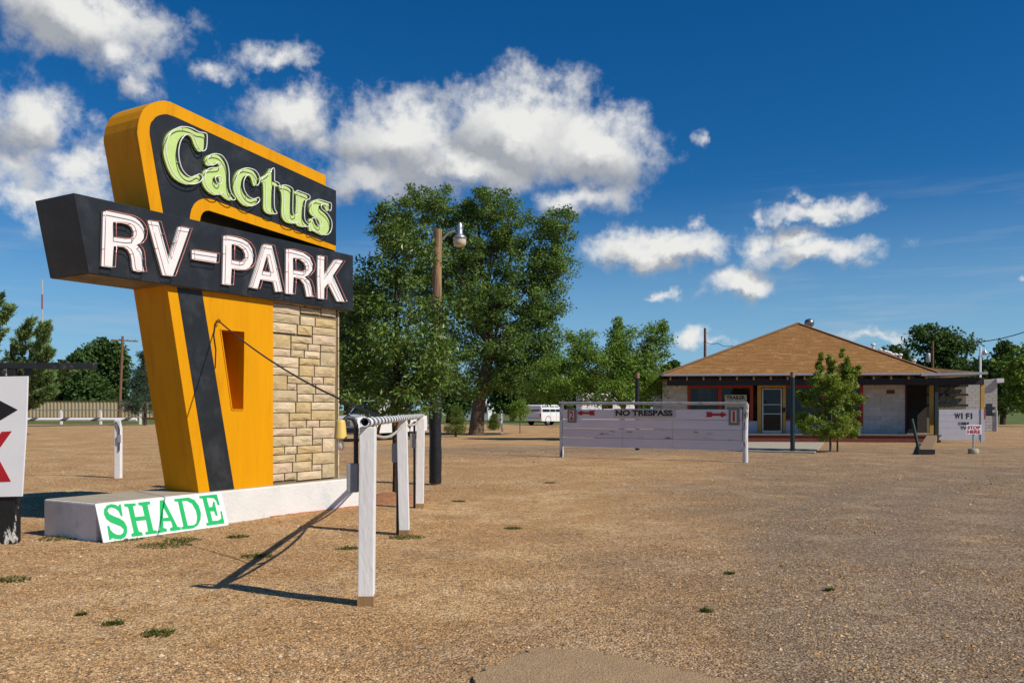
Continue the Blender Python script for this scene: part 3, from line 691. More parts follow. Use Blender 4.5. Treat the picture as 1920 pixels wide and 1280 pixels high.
def stripe_material():
    m = mat('striped_pipe', (.30, .31, .33), .45, .1, 30); nt = m.node_tree; N = nt.nodes; L = nt.links
    p = N['Principled BSDF']; tc = N.new('ShaderNodeTexCoord'); sx = N.new('ShaderNodeSeparateXYZ'); L.new(tc.outputs['Object'], sx.inputs[0])
    a = N.new('ShaderNodeMath'); a.operation = 'MULTIPLY_ADD'; a.inputs[1].default_value = 1.5; L.new(sx.outputs[2], a.inputs[0])
    sm = N.new('ShaderNodeMath'); sm.operation = 'ADD'; L.new(sx.outputs[1], sm.inputs[0]); L.new(a.outputs[0], sm.inputs[1]); a.inputs[2].default_value = 0
    w = N.new('ShaderNodeMath'); w.operation = 'PINGPONG'; w.inputs[1].default_value = .135; L.new(sm.outputs[0], w.inputs[0])
    g = N.new('ShaderNodeMath'); g.operation = 'GREATER_THAN'; g.inputs[1].default_value = .068; L.new(w.outputs[0], g.inputs[0])
    mx = N.new('ShaderNodeMixRGB'); mx.inputs[1].default_value = (.10, .105, .115, 1); mx.inputs[2].default_value = (.80, .80, .80, 1); L.new(g.outputs[0], mx.inputs[0])
    L.new(mx.outputs[0], p.inputs['Base Color']); return m
M['striped'] = stripe_material()
M['pale_cable'] = mat('pale_cable', (.42, .40, .35), .7, .2, 12)
pp = MB(); n = 24; pts = [(.004, yA+(yB-yA)*k/n, PZ) for k in range(n+1)]
ro, ri = .034, .027                                     # hollow pipe with an open end
vs = []; fs = []
for k, q_ in enumerate(pts):
    for rr_ in (ro, ri):
        for j in range(14):
            t = 2*math.pi*j/14; vs.append((q_[0]+rr_*math.cos(t), q_[1], q_[2]+rr_*math.sin(t)))
for k in range(n):
    for s_ in (0, 14):
        for j in range(14):
            a = k*28+s_+j; b = k*28+s_+(j+1) % 14; fs.append((a, b, b+28, a+28) if s_ == 0 else (b, a, a+28, b+28))
for j in range(14):
    a, b = j, (j+1) % 14; fs.append((b, a, a+14, b+14)); o_ = n*28; fs.append((o_+a, o_+b, o_+b+14, o_+a+14))
pp.add(vs, fs, True); pp.build('striped_pipe', M['striped'], rail, fix=False)
for k, (ya, yb) in enumerate(((ys[0]+.1, ys[1]-.08), (ys[1]+.08, ys[2]-.05))):      # pale wrapped cable sagging under the pipe
    cb = MB(); sag = (.10, .05)[k]
    cb.tube([(-.01, ya+(yb-ya)*t, PZ-.06-sag*4*t*(1-t)) for t in np.linspace(0, 1, 15)], .014, 8); cb.build('sagging_cable', M['pale_cable'], rail)
for k, y_ in enumerate((ys[0]+.9, ys[1]-.9, ys[1]+.8)):
    rs = MB(); rs.tube([(.004, y_, PZ-.02), (-.02, y_+.05, PZ-.1), (-.012, y_+.16, PZ-.13)], .013, 6); rs.build('rusty_strap', M['rust'], rail)
# bulkhead lamp on a goose-neck at the first post
lampt = thing('yellow_lamp', 'yellow plastic lamp with bare glass bulb hanging from the first white post', 'lamp', c0, RA-R(90))
ax_ = -.078
lc = MB(); lc.tube([(ax_, ys[0]+.02, 1.0), (ax_, ys[0]+.02, 1.29), (ax_-.02, ys[0]+.01, 1.335), (ax_-.06, ys[0]-.01, 1.345), (ax_-.085, ys[0]-.02, 1.32)], .017, 8); lc.build('arm', M['darksteel'], lampt)
ls = MB(); ls.lathe([(.018, .055), (.030, .05), (.036, .03), (.046, -.075), (.049, -.085), (.040, -.085)], (ax_-.105, ys[0]-.03, 1.275), 18); ls.build('socket_shade', M['yellow_plastic'], lampt)
bulb_m = glass_mat('bulb_glass', (.75, .72, .66), .45)
lb_ = MB(); lb_.lathe([(.012, 0), (.016, -.012), (.028, -.035), (.030, -.055), (.022, -.076), (.006, -.084)], (ax_-.105, ys[0]-.03, 1.19), 16); lb_.build('bulb', bulb_m, lampt)
# guy cable between the eye bolt and the first post
e1 = c0+rail_dir*.95; e1.z = PZ+.036
gc = MB(); P0_ = EYE_BOLT; gc.tube([P0_+(e1-P0_)*t+Vector((0, 0, -.10*4*t*(1-t))) for t in np.linspace(0, 1, 25)], .009, 6)
gc = gc.build('guy_cable', M['darksteel']); tag(gc, 'black cable strung from the sign recess to the nearest rail post', 'cable')

# lone white post carrying the far striped pipe
g0 = ground_at(222, 894)
lp = thing('striped_barrier', 'white post with a grey and white pipe and wire running behind the arrow board', 'fence', g0)
mb = MB(); mb.box((-.06, -.06, -.2), (.06, .06, 1.19)); p_ = mb.build('post', M['white_paint'], lp, bevel=.006)
cn = MB(); cn.tube([(.05, -.075, .55), (.055, -.08, 1.0), (.02, -.085, 1.1), (-.03, -.075, 1.15)], .013, 7); cn.build('conduit', M['darksteel'], p_)
gb = MB(); gb.box((.025, -.10, .72), (.085, -.058, .88)); gb.build('switch_box', M['grey_box'], p_, bevel=.005)
M['striped_x'] = M['striped'].copy()
for nd in M['striped_x'].node_tree.nodes:
    if nd.type == 'MATH' and nd.operation == 'PINGPONG': nd.inputs[1].default_value = .32
pm = MB(); pm.tube([(.0, y_, 0) for y_ in np.linspace(-.2, 5.6, 20)], .035, 10); po = pm.build('striped_pipe', M['striped_x'], lp); po.location = (.18, 0, 1.2); po.rotation_euler = (0, 0, R(90)+R(1.5))
wr = MB(); wr.tube([(.0, 0, 1.09), (-2.6, .05, 1.05), (-5.2, .1, 1.06)], .012, 6); wr.build('wire', M['steel'], lp)

# ================================================================== ARROW BOARD AT THE LEFT EDGE
ab0 = ground_at(14, 1016)
ab = thing('arrow_board', 'white board with black arrow head and red letter on a peeling black post', 'sign', ab0, R(4))
def abp(px, py, w=-.09): return on_plane(px, py, (ab0.x, ab0.y), R(4), w)
peel = mat('peeling_black', (.012, .012, .012), .6, .3, c2=(.62, .60, .55), c2lo=.56, c2hi=.60, c2scale=5, stretch=(1.5, 1.5, .7), bump=.3, bscale=20)
mb = MB(); mb.box((-.105, -.07, -.3), (.105, .07, abp(80, 683)[1]-.05)); mb.build('post', peel, ab, bevel=.006)
brd = [abp(-330, 712), abp(53, 705), abp(50, 800), abp(42, 930), abp(-330, 938)]
bo = MB(); bo.prism(brd, -.10, -.075); bo = bo.build('board', M['board_white'], ab, bevel=.003)
poly_mesh('arrow_head', [[abp(-70, 715, -.104), abp(33, 768, -.104), abp(-70, 830, -.104)]], .004, M['black_paint'], bo, -.104)
K = [(-45, 812), (-25, 811), (-25, 848), (3, 809), (22, 808), (-8, 850), (20, 902), (-2, 903), (-25, 862), (-25, 904), (-45, 905)]
poly_mesh('letter', [[abp(x, y, -.104) for x, y in K]], .004, M['red_sign'], bo, -.104)
br_ = MB(); z0_ = abp(80, 683)[1]; x1_ = abp(172, 686)[0]; br_.box((-1.9, -.06, z0_-.045), (x1_, .06, z0_+.02)); br_.build('cross_bar', mat('black_bar', (.02, .022, .025), .5, .3, c2=(.14, .13, .11), c2lo=.58, c2hi=.75, c2scale=8), ab, bevel=.004)
hk = MB(); hk.box((.18, -.02, z0_-.12), (.25, .02, z0_-.046)); hk.build('bracket', M['darksteel'], ab)

# ================================================================== LAMP POST
l0 = ground_at(816, 908)
lamp = thing('lamp_post', 'timber pole with barn light and black wrapped foot beside the glossy-leaved tree', 'street lamp', l0)
mb = MB(); HT = EYE+(HZ-430)/F_PX*l0.y; mb.tube([(0, 0, -.4), (.01, 0, 1.2), (.045, 0, HT)], [.10, .095, .082], 14); mb.build('pole', mat('pole_wood', (.36, .22, .11), .85, .3, 5, .5, 30, c2=(.16, .10, .06), c2lo=.48, c2hi=.6, c2scale=6, stretch=(5, 5, .4)), lamp)
mb = MB(); r_ = random.Random(5); mb.tube([(r_.uniform(-.006, .006), 0, z) for z in np.linspace(.03, 2.02, 12)], [.118+r_.uniform(-.008, .008) for _ in range(12)], 14); mb.build('wrap', M['wrap'], lamp)
hx, hz = (862-816)/F_PX*l0.y, EYE+(HZ-446)/F_PX*l0.y
mb = MB(); mb.tube([(.09, 0, hz-.06), (.16, 0, hz+.0), (.25, 0, hz+.09), (.36, 0, hz+.12), (hx-.06, 0, hz+.11)], .022, 8); mb.build('bracket_arm', M['steel'], lamp)
mb = MB(); mb.lathe([(.03, .28), (.05, .24), (.055, .16), (.06, .06), (.11, .03), (.135, -.015), (.12, -.02)], (hx, 0, hz), 18); mb.build('lamp_head', M['steel'], lamp)
mb = MB(); mb.lathe([(.118, 0), (.122, -.07), (.105, -.13), (.09, -.135)], (hx, 0, hz-.018), 18); mb.build('lens', mat('lens', (.62, .52, .38), .25, .05, spec=.6), lamp)

# ================================================================== NO TRESPASS BOARD FENCE
nA, nB = ground_at(1053, 855), ground_at(1398, 866); NA = math.atan2(nB.y-nA.y, nB.x-nA.x); NL = (nB-nA).length
nt_ = thing('no_trespass_barrier', 'lavender white plank barrier with NO TRESPASS panel and red arrows between two posts', 'barrier', nA, NA)
def npx(px, py, w=-.04): return on_plane(px, py, (nA.x, nA.y), NA, w)
peelw = mat('peeling_white', (.66, .65, .64), .75, .1, 6, .3, 20, c2=(.17, .11, .06), c2lo=.50, c2hi=.58, c2scale=5, stretch=(2, 2, .6))
mb = MB(); mb.tube([(0, 0, -.3), (0, 0, 1.6)], .062, 12); mb.build('post', peelw, nt_)
mb = MB(); mb.tube([(NL, 0, -.3), (NL-.01, 0, .75), (NL+.02, 0, 1.56)], [.072, .07, .066], 12); mb.build('post', peelw, nt_)
mb = MB(); mb.tube([(-.06, -.02, 1.60), (NL*.5, -.02, 1.585), (NL+.05, -.02, 1.565)], .045, 10); mb.build('top_pipe', mat('weathered_pipe', (.42, .43, .45), .45, .2, 8, metal=.4, c2=(.22, .13, .07), c2lo=.55, c2hi=.7, c2scale=4), nt_)
lav = [mat('lavender_board_%s' % n_, c_, .75, .06, 3, .25, 24, stretch=(.5, 1, 3), c2=(.22, .13, .10), c2lo=lo_, c2hi=lo_+.07, c2scale=3.2) for n_, c_, lo_ in (('clean', (.70, .665, .68), .70), ('worn', (.66, .62, .63), .57))]
zb = [.30, .575, .85, 1.12, 1.415]
cuts = [.06, NL*.36, NL*.635, NL-.08]
for r_i in range(4):
    for c_i in range(3):
        o_ = ((r_i*5+c_i*3) % 4-1.5)*.003
        mb = MB(); mb.box((cuts[c_i]+.003, -.045+o_, zb[r_i]+.006), (cuts[c_i+1]-.003, -.015+o_, zb[r_i+1]-.005)); mb.build('plank', lav[1 if r_i == 1 else 0], nt_, bevel=.003)
def plate(name, x0, y0, x1, y1, w, m, parent, th=.02):
    (a, zt), (b, zb_) = npx(x0, y0, w), npx(x1, y1, w); mb = MB(); mb.box((a, w, zb_), (b, w+th, zt)); return mb.build(name, m, parent, bevel=.002), a, b, zb_, zt
pl_, a, b, z0, z1 = plate('name_plate', 1151, 766, 1265, 783, -.075, mat('plate_white', (.52, .49, .46), .7, .1, 6, c2=(.2, .12, .07), c2lo=.6, c2hi=.72, c2scale=7), nt_)
text_part('lettering', 'NO TRESPASS', a+.06, b-.06, z0+.05, z1-.04, -.077, M['black_paint'], pl_, .035)
gm = mat('plate_grey', (.20, .19, .18), .7, .1); cm = mat('plate_cream', (.66, .60, .46), .6, .05)
for num, x0, y0, x1, y1 in (('2', 1064, 765, 1080, 792), ('1', 1366, 764, 1386, 797)):
    np_, a, b, z0, z1 = plate('number_plate', x0, y0, x1, y1, -.075, gm, nt_)
    mb = MB(); mb.box((a+.07, -.081, z0+.07), (b-.07, -.0755, z1-.07)); ip = mb.build('panel', cm, np_)
    if num == '1':
        mb = MB(); mb.box(((a+b)/2-.028, -.086, z0+.095), ((a+b)/2+.028, -.0815, z1-.095)); mb.build('numeral', M['red_sign'], np_)
    else: text_part('numeral', num, a+.085, b-.085, z0+.085, z1-.085, -.082, M['red_sign'], np_, .03)
def arrow(px0, px1, pyc, flip):
    a, zc = npx(px0, pyc, -.05); b, _ = npx(px1, pyc, -.05); Lx = b-a; h = .09
    sh = [(0, .75), (.26, .75), (.30, .32), (.68, .32), (.76, .8), (1, 0), (.76, -.8), (.68, -.32), (.30, -.32), (.26, -.75), (0, -.75), (.05, 0)]
    poly = [((1-t if flip else t)*Lx+a, zc+h*v) for t, v in sh]
    poly_mesh('arrow', [poly], .016, M['red_sign'], nt_, -.066)
arrow(1082, 1115, 774, True); arrow(1324, 1363, 777, False)

# ================================================================== THE PARK OFFICE
HO = (6.64, 39.0); HA = R(-7)
house = thing('park_office', 'low white block office with brown hipped shingle roof and dark porch beam', 'building', (*HO, 0), HA)
def hp(px, py, w): return on_plane(px, py, HO, HA, w)
EZ = 2.97; FLOOR = .33; WB = 1.55; PB = .28            # eave height, porch floor, wall plane, porch edge
aL, aR, aApex, dApex = 0.0, 11.7, 6.75, 4.6
apexZ = EYE+(HZ-606)/F_PX*(HO[1]-.122*aApex+.9925*dApex)
ridge_b = 9.5
M['roof_deck'] = mat('roof_deck', (.16, .09, .045), .9)
M['brown_wood'] = mat('brown_fascia', (.34, .17, .05), .7, .2, 4, stretch=(.6, 2, 2))
M['beam_dark'] = mat('dark_beam', (.022, .019, .018), .7, .3, 4)
M['red_trim'] = mat('red_trim', (.36, .035, .01), .6, .1)
M['yellow_trim'] = mat('yellow_trim', (.52, .30, .06), .65, .12)
M['block'] = [mat('painted_block_%s' % n, c, .85, .07, 5, .3, 18) for n, c in (('a', (.55, .52, .46)), ('b', (.51, .48, .43)), ('c', (.58, .55, .50)))]
M['room'] = mat('room_dark', (.05, .045, .04), .9)
M['pale_board'] = mat('pale_board', (.50, .48, .38), .8, .1)
M['glass'] = glass_mat('window_glass', (.012, .015, .016), .45)
M['alu'] = mat('aluminium', (.55, .56, .56), .4, .05, metal=.5)
M['lavender'] = mat('lavender_wall', (.50, .49, .54), .8, .06, 4)
M['brick_red'] = mat('porch_brick', (.16, .045, .03), .85, .3, 20, c2=(.5, .45, .4), c2lo=.66, c2hi=.72, c2scale=9)
A_ = (aL, 0, EZ); B_ = (aR, 0, EZ); AP = (aApex, dApex, apexZ); RB_ = (aApex, ridge_b, apexZ); C_ = (aR, ridge_b+4, EZ); D_ = (aL, ridge_b+4, EZ)
rf = MB(); th = .10
low = lambda p: (p[0], p[1], p[2]-th)
rf.add([A_, B_, AP, RB_, C_, D_]+[low(p) for p in (A_, B_, AP, RB_, C_, D_)],
       [(0, 1, 2), (1, 4, 3, 2), (4, 5, 3), (5, 0, 2, 3), (6, 8, 7), (7, 8, 9, 10), (10, 9, 11), (11, 9, 8, 6), (0, 6, 7, 1), (1, 7, 10, 4), (4, 10, 11, 5), (5, 11, 6, 0)])
roof = rf.build('roof', M['roof_deck'], house)
def shingles():
    """rows of single tabs laid on the visible slopes"""
    V, Fq, T = [], [], []; r = random.Random(9)
    def slope(p0, p1, apex):
        p0, p1, apex = Vector(p0), Vector(p1), Vector(apex); ex = (p1-p0).normalized()
        foot = p0+ex*((apex-p0).dot(ex)); up = apex-foot; Ls = up.length; up.normalize(); nrm = ex.cross(up).normalized()
        if nrm.z < 0: nrm = -nrm
        ca, cb = (apex-p0).dot(ex), (p1-p0).length; e = .145; k = 0
        while k*e < Ls-.02:
            t0 = k*e/Ls; xl = ca*t0; xr = cb-(cb-ca)*t0; x = xl-r.uniform(0, .3)
            while x < xr:
                w = r.uniform(.14, .5); x0, x1 = max(x+.002, xl), min(x+w-.004, xr)
                if x1-x0 > .03:
                    d = r.uniform(-.008, .008); z = .012+r.uniform(0, .005)
                    b = p0+up*(k*e-.02+d); tp = p0+up*(k*e+e*1.05)
                    n = len(V)
                    V.extend([b+ex*x0+nrm*z, b+ex*x1+nrm*z, tp+ex*x1+nrm*.003, tp+ex*x0+nrm*.003, b+ex*x0-nrm*.002, b+ex*x1-nrm*.002])
                    Fq.extend([(n, n+1, n+2, n+3), (n+4, n+5, n+1, n)]); c = r.random()**1.2; T.extend([c, c])
                x += w
            k += 1
    slope(A_, B_, AP); slope(B_, C_, (aApex, dApex+.01, apexZ)) if False else None
    slope(D_, A_, AP)
    # the right-hand slope is a trapezium: lay it as rows between hip and far hip
    p0, p1 = Vector(B_), Vector((aR, ridge_b+4, EZ)); apx = Vector(AP); ex = (p1-p0).normalized(); foot = p0+ex*(apx-p0).dot(ex); up = (apx-foot); Ls = up.length; up.normalize(); nrm = up.cross(ex)
    if nrm.z < 0: nrm = -nrm
    k = 0
    while k*.145 < Ls-.02:
        t0 = k*.145/Ls; x = dApex*t0-r.uniform(0, .3); xe = 13.5-4*t0
        while x < xe:
            x0, x1 = max(x+.004, dApex*t0), min(x+.296, xe)
            if x1-x0 > .03:
                b = p0+up*(k*.145-.02); tp = p0+up*(k*.145+.152); n = len(V); z = .012+r.uniform(0, .005)
                V.extend([b+ex*x0+nrm*z, b+ex*x1+nrm*z, tp+ex*x1+nrm*.003, tp+ex*x0+nrm*.003, b+ex*x0-nrm*.002, b+ex*x1-nrm*.002])
                Fq.extend([(n, n+1, n+2, n+3), (n+4, n+5, n+1, n)]); c = r.random()**1.2; T.extend([c, c])
            x += .30
        k += 1
    m = tinted('shingle_brown', (.28, .14, .048), (.335, .175, .066), .9, .12, cc=(.40, .22, .092))
    o = np_mesh('shingles', np.array([tuple(v) for v in V]), np.array(Fq), m, roof, rnd=np.array(T)); o['kind'] = 'stuff'
shingles()
for p_, q_ in ((A_, AP), (B_, AP)):
    mb = MB(); mb.bar(Vector(p_)+Vector((0, 0, .02)), Vector(q_)+Vector((0, 0, .02)), .22, .03); mb.build('hip_cap', mat('hip_brown', (.26, .14, .065), .9, .2), roof)
mb = MB(); mb.box((aL-.03, -.035, EZ-.07), (aR+.02, -.004, EZ+.012)); mb.build('gutter', M['galv_dull'], roof)
r9 = random.Random(2)
for k in range(16):                                     # rafter tails under the eave
    x = .35+k*.72; mb = MB(); mb.box((x, .02, EZ-.25), (x+.06, 1.5, EZ-.104)); mb.build('rafter_tail', M['brown_wood'], house)
mb = MB(); mb.box((.05, .25, EZ-.22), (aR, 1.5, EZ-.255+.02)); mb.build('porch_ceiling', M['brown_wood'], house)
aPost = hp(1755, 780, PB)[0]; aEnd = hp(1846, 715, PB)[0]
mb = MB(); zt, zb2 = hp(1500, 709, PB)[1], hp(1500, 722, PB)[1]; mb.box((.25, PB-.1, zb2), (aEnd-.05, PB+.1, zt)); mb.build('porch_beam', M['beam_dark'], house, bevel=.01)
# porch floor
mb = MB(); mb.box((-.6, PB, 0.0), (aPost+.2, WB, FLOOR-.05)); mb.build('porch_base', M['brick_red'], house)
mb = MB(); mb.box((-.62, PB-.05, FLOOR-.05), (aPost+.22, WB+.02, FLOOR)); mb.build('porch_floor', mat('porch_floor', (.16, .14, .12), .8, .2), house)

def wall_box(name, x0, y0, x1, y1, m, w=WB, th=.06, parent=None, out=0.0):
    (a, zt), (b, zb_) = hp(x0, y0, w), hp(x1, y1, w); zb_ = max(zb_, FLOOR+.002)
    mb = MB(); mb.box((a, w-out, zb_), (b, w-out+th, zt)); return mb.build(name, m, parent or house), a, b, zb_, zt
# block walls, every block its own piece
def block_wall(px0, px1, ztop, seed, zbot=FLOOR, wl=.42):
    a, b = hp(px0, 760, WB)[0], hp(px1, 760, WB)[0]; r = random.Random(seed)
    core = MB(); core.box((a, WB+.02, zbot), (b, WB+.22, ztop)); core = core.build('block_wall', M['block'][1], house)
    z = zbot; row = 0
    while z < ztop-.02:
        h = min(.2, ztop-z); x = a-(wl/2 if row % 2 else 0)
        while x < b:
            x0, x1 = max(x, a), min(x+wl, b)
            if x1-x0 > .03:
                mb = MB(); pr = r.uniform(-.004, .006); mb.box((x0+.005, WB-.0-pr, z+.005), (x1-.005, WB+.03, z+h-.005)); mb.build('block', r.choice(M['block']), core, fix=False)
            x += wl
        z += .2; row += 1
    return core, a, b
EW = EZ-.26
block_wall(1242, 1289, EW, 1)
bw, bwa, bwb = block_wall(1618, 1697, EW, 2, wl=.5)
va, vz = hp(1662, 731, WB); vb2, vz2 = hp(1677, 738, WB)
mb = MB(); mb.box((va, WB-.03, vz2), (vb2, WB+.02, vz)); mb.build('vent', M['rust'], bw)
# rest of the shell
mb = MB(); a1, a2 = hp(1242, 760, WB)[0], aR-.5
mb.box((a1, WB+.23, 0), (a1+.2, ridge_b+3, EW)); mb.box((a2, WB+3.5, 0), (a2+.2, ridge_b+3, EW)); mb.build('side_wall', M['block'][1], house)
mb = MB(); mb.box((a1, WB+4.2, 0), (aR-.3, WB+4.3, EW)); mb.build('inner_wall', M['room'], house)
mb = MB(); mb.box((a1+.2, WB+.25, 0), (aR-.3, WB+4.2, FLOOR-.06)); mb.build('inner_floor', M['room'], house)
# left window bay
def frame_piece(x0, y0, x1, y1, m=None, nm='window_frame', out=.03): return wall_box(nm, x0, y0, x1, y1, m or M['red_trim'], WB, .10, house, out)[0]
frame_piece(1289, 721, 1294, 789); frame_piece(1346, 727, 1353, 789); frame_piece(1406, 727, 1412, 789); frame_piece(1294, 721, 1412, 727); frame_piece(1294.2, 785, 1411.8, 788.6, out=.05)
for x0, x1 in ((1294, 1346), (1353, 1406), (1412, 1420)): wall_box('pane', x0, 727, x1, 785, M['glass'], WB+.03, .01)
low_wall = []
for x0, x1 in ((1289.5, 1420), (1473, 1617.5)):
    o, *_ = wall_box('apron_wall', x0, 788.8, x1, 818, M['lavender'], WB+.002, .14)
wall_box('pale_panel', 1307, 727, 1333, 747, M['pale_board'], WB+.25, .02); wall_box('pale_panel', 1305, 750, 1345, 784, M['pale_board'], WB+.3, .02)  # pale panels behind the glass; the upper one imitates a board's reflection
mb = MB(); (a, zt), (b, zb_) = hp(1299, 724, WB+.2), hp(1305, 790, WB+.2); mb.box((a, WB+.2, zb_), (b, WB+.3, zt)); mb.build('curtain', M['black_paint'], house)
os_, a, b, z0, z1 = wall_box('office_sign', 1359, 740, 1400, 772, M['pale_board'], WB+.012, .015)
rowh = (z1-z0)/3
for k, t in enumerate(('TRAILER', 'PARK', 'OFFICE')):
    ins = (.07, .22, .10)[k]; text_part('lettering', t, a+ins, b-ins, z1-rowh*(k+1)+.05, z1-rowh*k-.04, WB+.011, M['black_paint'], os_, .03)
# door
frame_piece(1420, 722, 1427.5, 816, M['yellow_trim'], 'door_frame', .04); frame_piece(1467.5, 722, 1473, 816, M['yellow_trim'], 'door_frame', .04); frame_piece(1427.5, 722, 1467.5, 726.5, M['yellow_trim'], 'door_frame', .038)
(da, dzt), (db, dzb) = hp(1429, 728, WB), hp(1466, 813, WB); dzb = FLOOR+.01
door = MB(); t_ = .05
for (x0, z0, x1, z1) in ((da, dzb, da+t_, dzt), (db-t_, dzb, db, dzt), (da+t_, dzb, db-t_, dzb+.12), (da+t_, dzt-t_, db-t_, dzt), (da+t_, 1.20, db-t_, 1.235), (da+t_, 1.62, db-t_, 1.65)):
    door.box((x0, WB-.01, z0), (x1, WB+.03, z1))
door = door.build('screen_door', M['alu'], house)
mb = MB(); mb.box((da+t_, WB+.004, dzb+.12), (db-t_, WB+.010, dzt-t_)); mb.build('door_glass', M['glass'], door)
mb = MB(); x_, z_ = hp(1469.5, 768, WB); mb.box((x_-.06, WB-.06, z_-.11), (x_+.06, WB-.041, z_+.11)); mb.build('intercom', M['black_paint'], house)
# right window bay behind the young tree
frame_piece(1611, 721, 1618, 800); frame_piece(1473, 721, 1611, 726.5); frame_piece(1473, 785, 1611, 788.6, out=.05); frame_piece(1540, 726.5, 1545, 785)
for x0, x1 in ((1473, 1540), (1545, 1611)): wall_box('pane', x0, 726.5, x1, 785, M['glass'], WB+.03, .01)
wall_box('pale_panel', 1492, 770, 1540, 785, M['board_white'], WB+.2, .02)
wall_box('pale_panel', 1590, 752, 1611, 785, M['board_white'], WB+.2, .02)
# dark entry, side panels
mb = MB(); e0, e1_ = hp(1697, 760, WB)[0], aPost; mb.box((e0+.01, WB+1.6, FLOOR), (e1_+1.2, WB+1.7, EW)); mb.build('entry_back', M['room'], house)
wall_box('entry_panel', 1743, 722, 1752, 826, M['yellow_trim'], PB+.6, .05)
mb = MB(); mb.box((e0, WB-.01, FLOOR), (e0+.07, WB+1.6, EW)); mb.build('entry_jamb', mat('maroon', (.10, .03, .03), .8), house)
mb = MB(); mb.box((e0+.3, WB+.7, FLOOR), (e0+.75, WB+1.2, FLOOR+1.1)); mb.build('cabinet', M['black_paint'], house, bevel=.02)
mb = MB(); mb.box((aPost-.07, PB-.07, 0), (aPost+.07, PB+.07, zb2)); mb.build('porch_post', mat('post_green_black', (.015, .03, .028), .6, .2), house, bevel=.006)
z_ = zb2; mb = MB(); mb.bar((aPost+.06, PB, z_-.75), (aPost+.65, PB, z_), .07, .07, (0, 1, 0)); mb.build('brace', M['beam_dark'], house)
# planked screen wall with WI FI lettering
wa, wzt = hp(1760, 767, PB); wb_, _ = hp(1838, 767, PB); wzb = .10
for k in range(5):
    h = (wzt-wzb)/5; mb = MB(); mb.box((wa, PB-.02-(k % 2)*.003, wzb+k*h+.004), (wb_, PB+.02, wzb+(k+1)*h-.004)); mb.build('screen_plank', M['lavender'], house, bevel=.003)
def htext(t, x0, y0, x1, y1, bold=.03):
    (a, zt), (b, zb_) = hp(x0, y0, PB-.024), hp(x1, y1, PB-.024); text_part('lettering', t, a, b, zb_, zt, PB-.025, M['black_paint'], house, bold)
htext('W', 1790, 774, 1800.5, 785, .02); htext('I', 1802.5, 774, 1805, 785, .0); htext('F', 1811.5, 774, 1818, 785, .02); htext('I', 1820.5, 774, 1823, 785, .0); htext('CABLE', 1797, 791, 1817, 796); htext('TV', 1801, 799, 1812, 805)
mb = MB(); mb.box((wb_+.005, PB-.05, .02), (wb_+.16, PB+.05, wzt+.0)); mb.build('corner_post', M['lavender'], house, bevel=.005)
mb = MB(); mb.box((wb_+.005, PB-.05, wzt+.003), (wb_+.16, PB+.05, zb2)); mb.build('corner_post', M['yellow_trim'], house, bevel=.005)
mb = MB(); mb.box((wb_+.15, PB-.06, wzt-.42), (wb_+.20, PB-.01, wzt+.01)); mb.build('red_corner_strip', mat('orange_red', (.55, .08, .02), .6), house)
# slatted store behind the screen wall
for k, zz in enumerate((1.55, 2.02, 2.42)):
    mb = MB(); mb.box((wa, WB+.3, zz), (wb_+.1, WB+.42, zz+.10)); mb.build('shelf', M['beam_dark'], house)
for k in range(9):
    x = wa+.1+k*(wb_-wa)/9; mb = MB(); mb.box((x, WB+.5, .4), (x+(wb_-wa)/9-.02, WB+.53, 2.45)); mb.build('back_slat', M.setdefault('tan_slat', mat('tan_slat', (.20, .165, .115), .8, .15)), house)
# flat tin roof over the right porch
t0a = hp(1727, 700, -.05)[0]; t1a = hp(1852, 697, -.05)[0]
mb = MB(); mb.prism([(t0a, EZ-.02), (t1a, EZ+.04), (t1a, EZ-.06), (t0a, EZ-.12)], -.08, 4.5); mb.build('tin_roof', M['galv_dull'], house)
mb = MB(); mb.prism([(t0a-.3, EZ+.03), (t0a+.2, EZ+.28), (t1a-.6, EZ+.10), (t1a-.1, EZ+.045)], .5, 4.4); mb.build('porch_roof', mat('porch_roof_brown', (.30, .165, .075), .9, .2), house)
# things on the roof
tv = MB(); ta, tb_, tz = 7.6, dApex+1.6, apexZ-.35
tv.lathe([(.10, -.1), (.10, .28), (.13, .30), (.23, .42), (.25, .52), (.20, .66), (.06, .72)], (ta, tb_, tz), 16); tv.build('turbine_vent', mat('vent_tin', (.25, .28, .29), .3, .2, 20, metal=.8), roof)
for px_, py_, h_ in ((1637, 658, .55), (1650, 664, .35), (1659, 668, .4), (1664, 669, .38), (1668, 671, .42), (1673, 673, .36), (1679, 674, .4), (1688, 677, .55), (1714, 686, .45)):
    b_ = dApex*.55; a_p, z_p = hp(px_, py_, b_+1.2)
    mb = MB(); mb.tube([(a_p, b_+1.2, z_p-1.0), (a_p, b_+1.2, z_p+h_*.45)], .06, 8); mb.lathe([(.06, 0), (.11, .01), (.11, .09), (.02, .12)], (a_p, b_+1.2, z_p+h_*.45), 8); mb.build('flue_pipe', M['board_white'], roof)
# concrete walk in front
sheet('walkway', [tuple(ground_at(x, y)[:2]) for x, y in ((1390, 846), (1528, 849), (1545, 830), (1250, 829), (1250, 833))], .03, M['concrete'], .06)

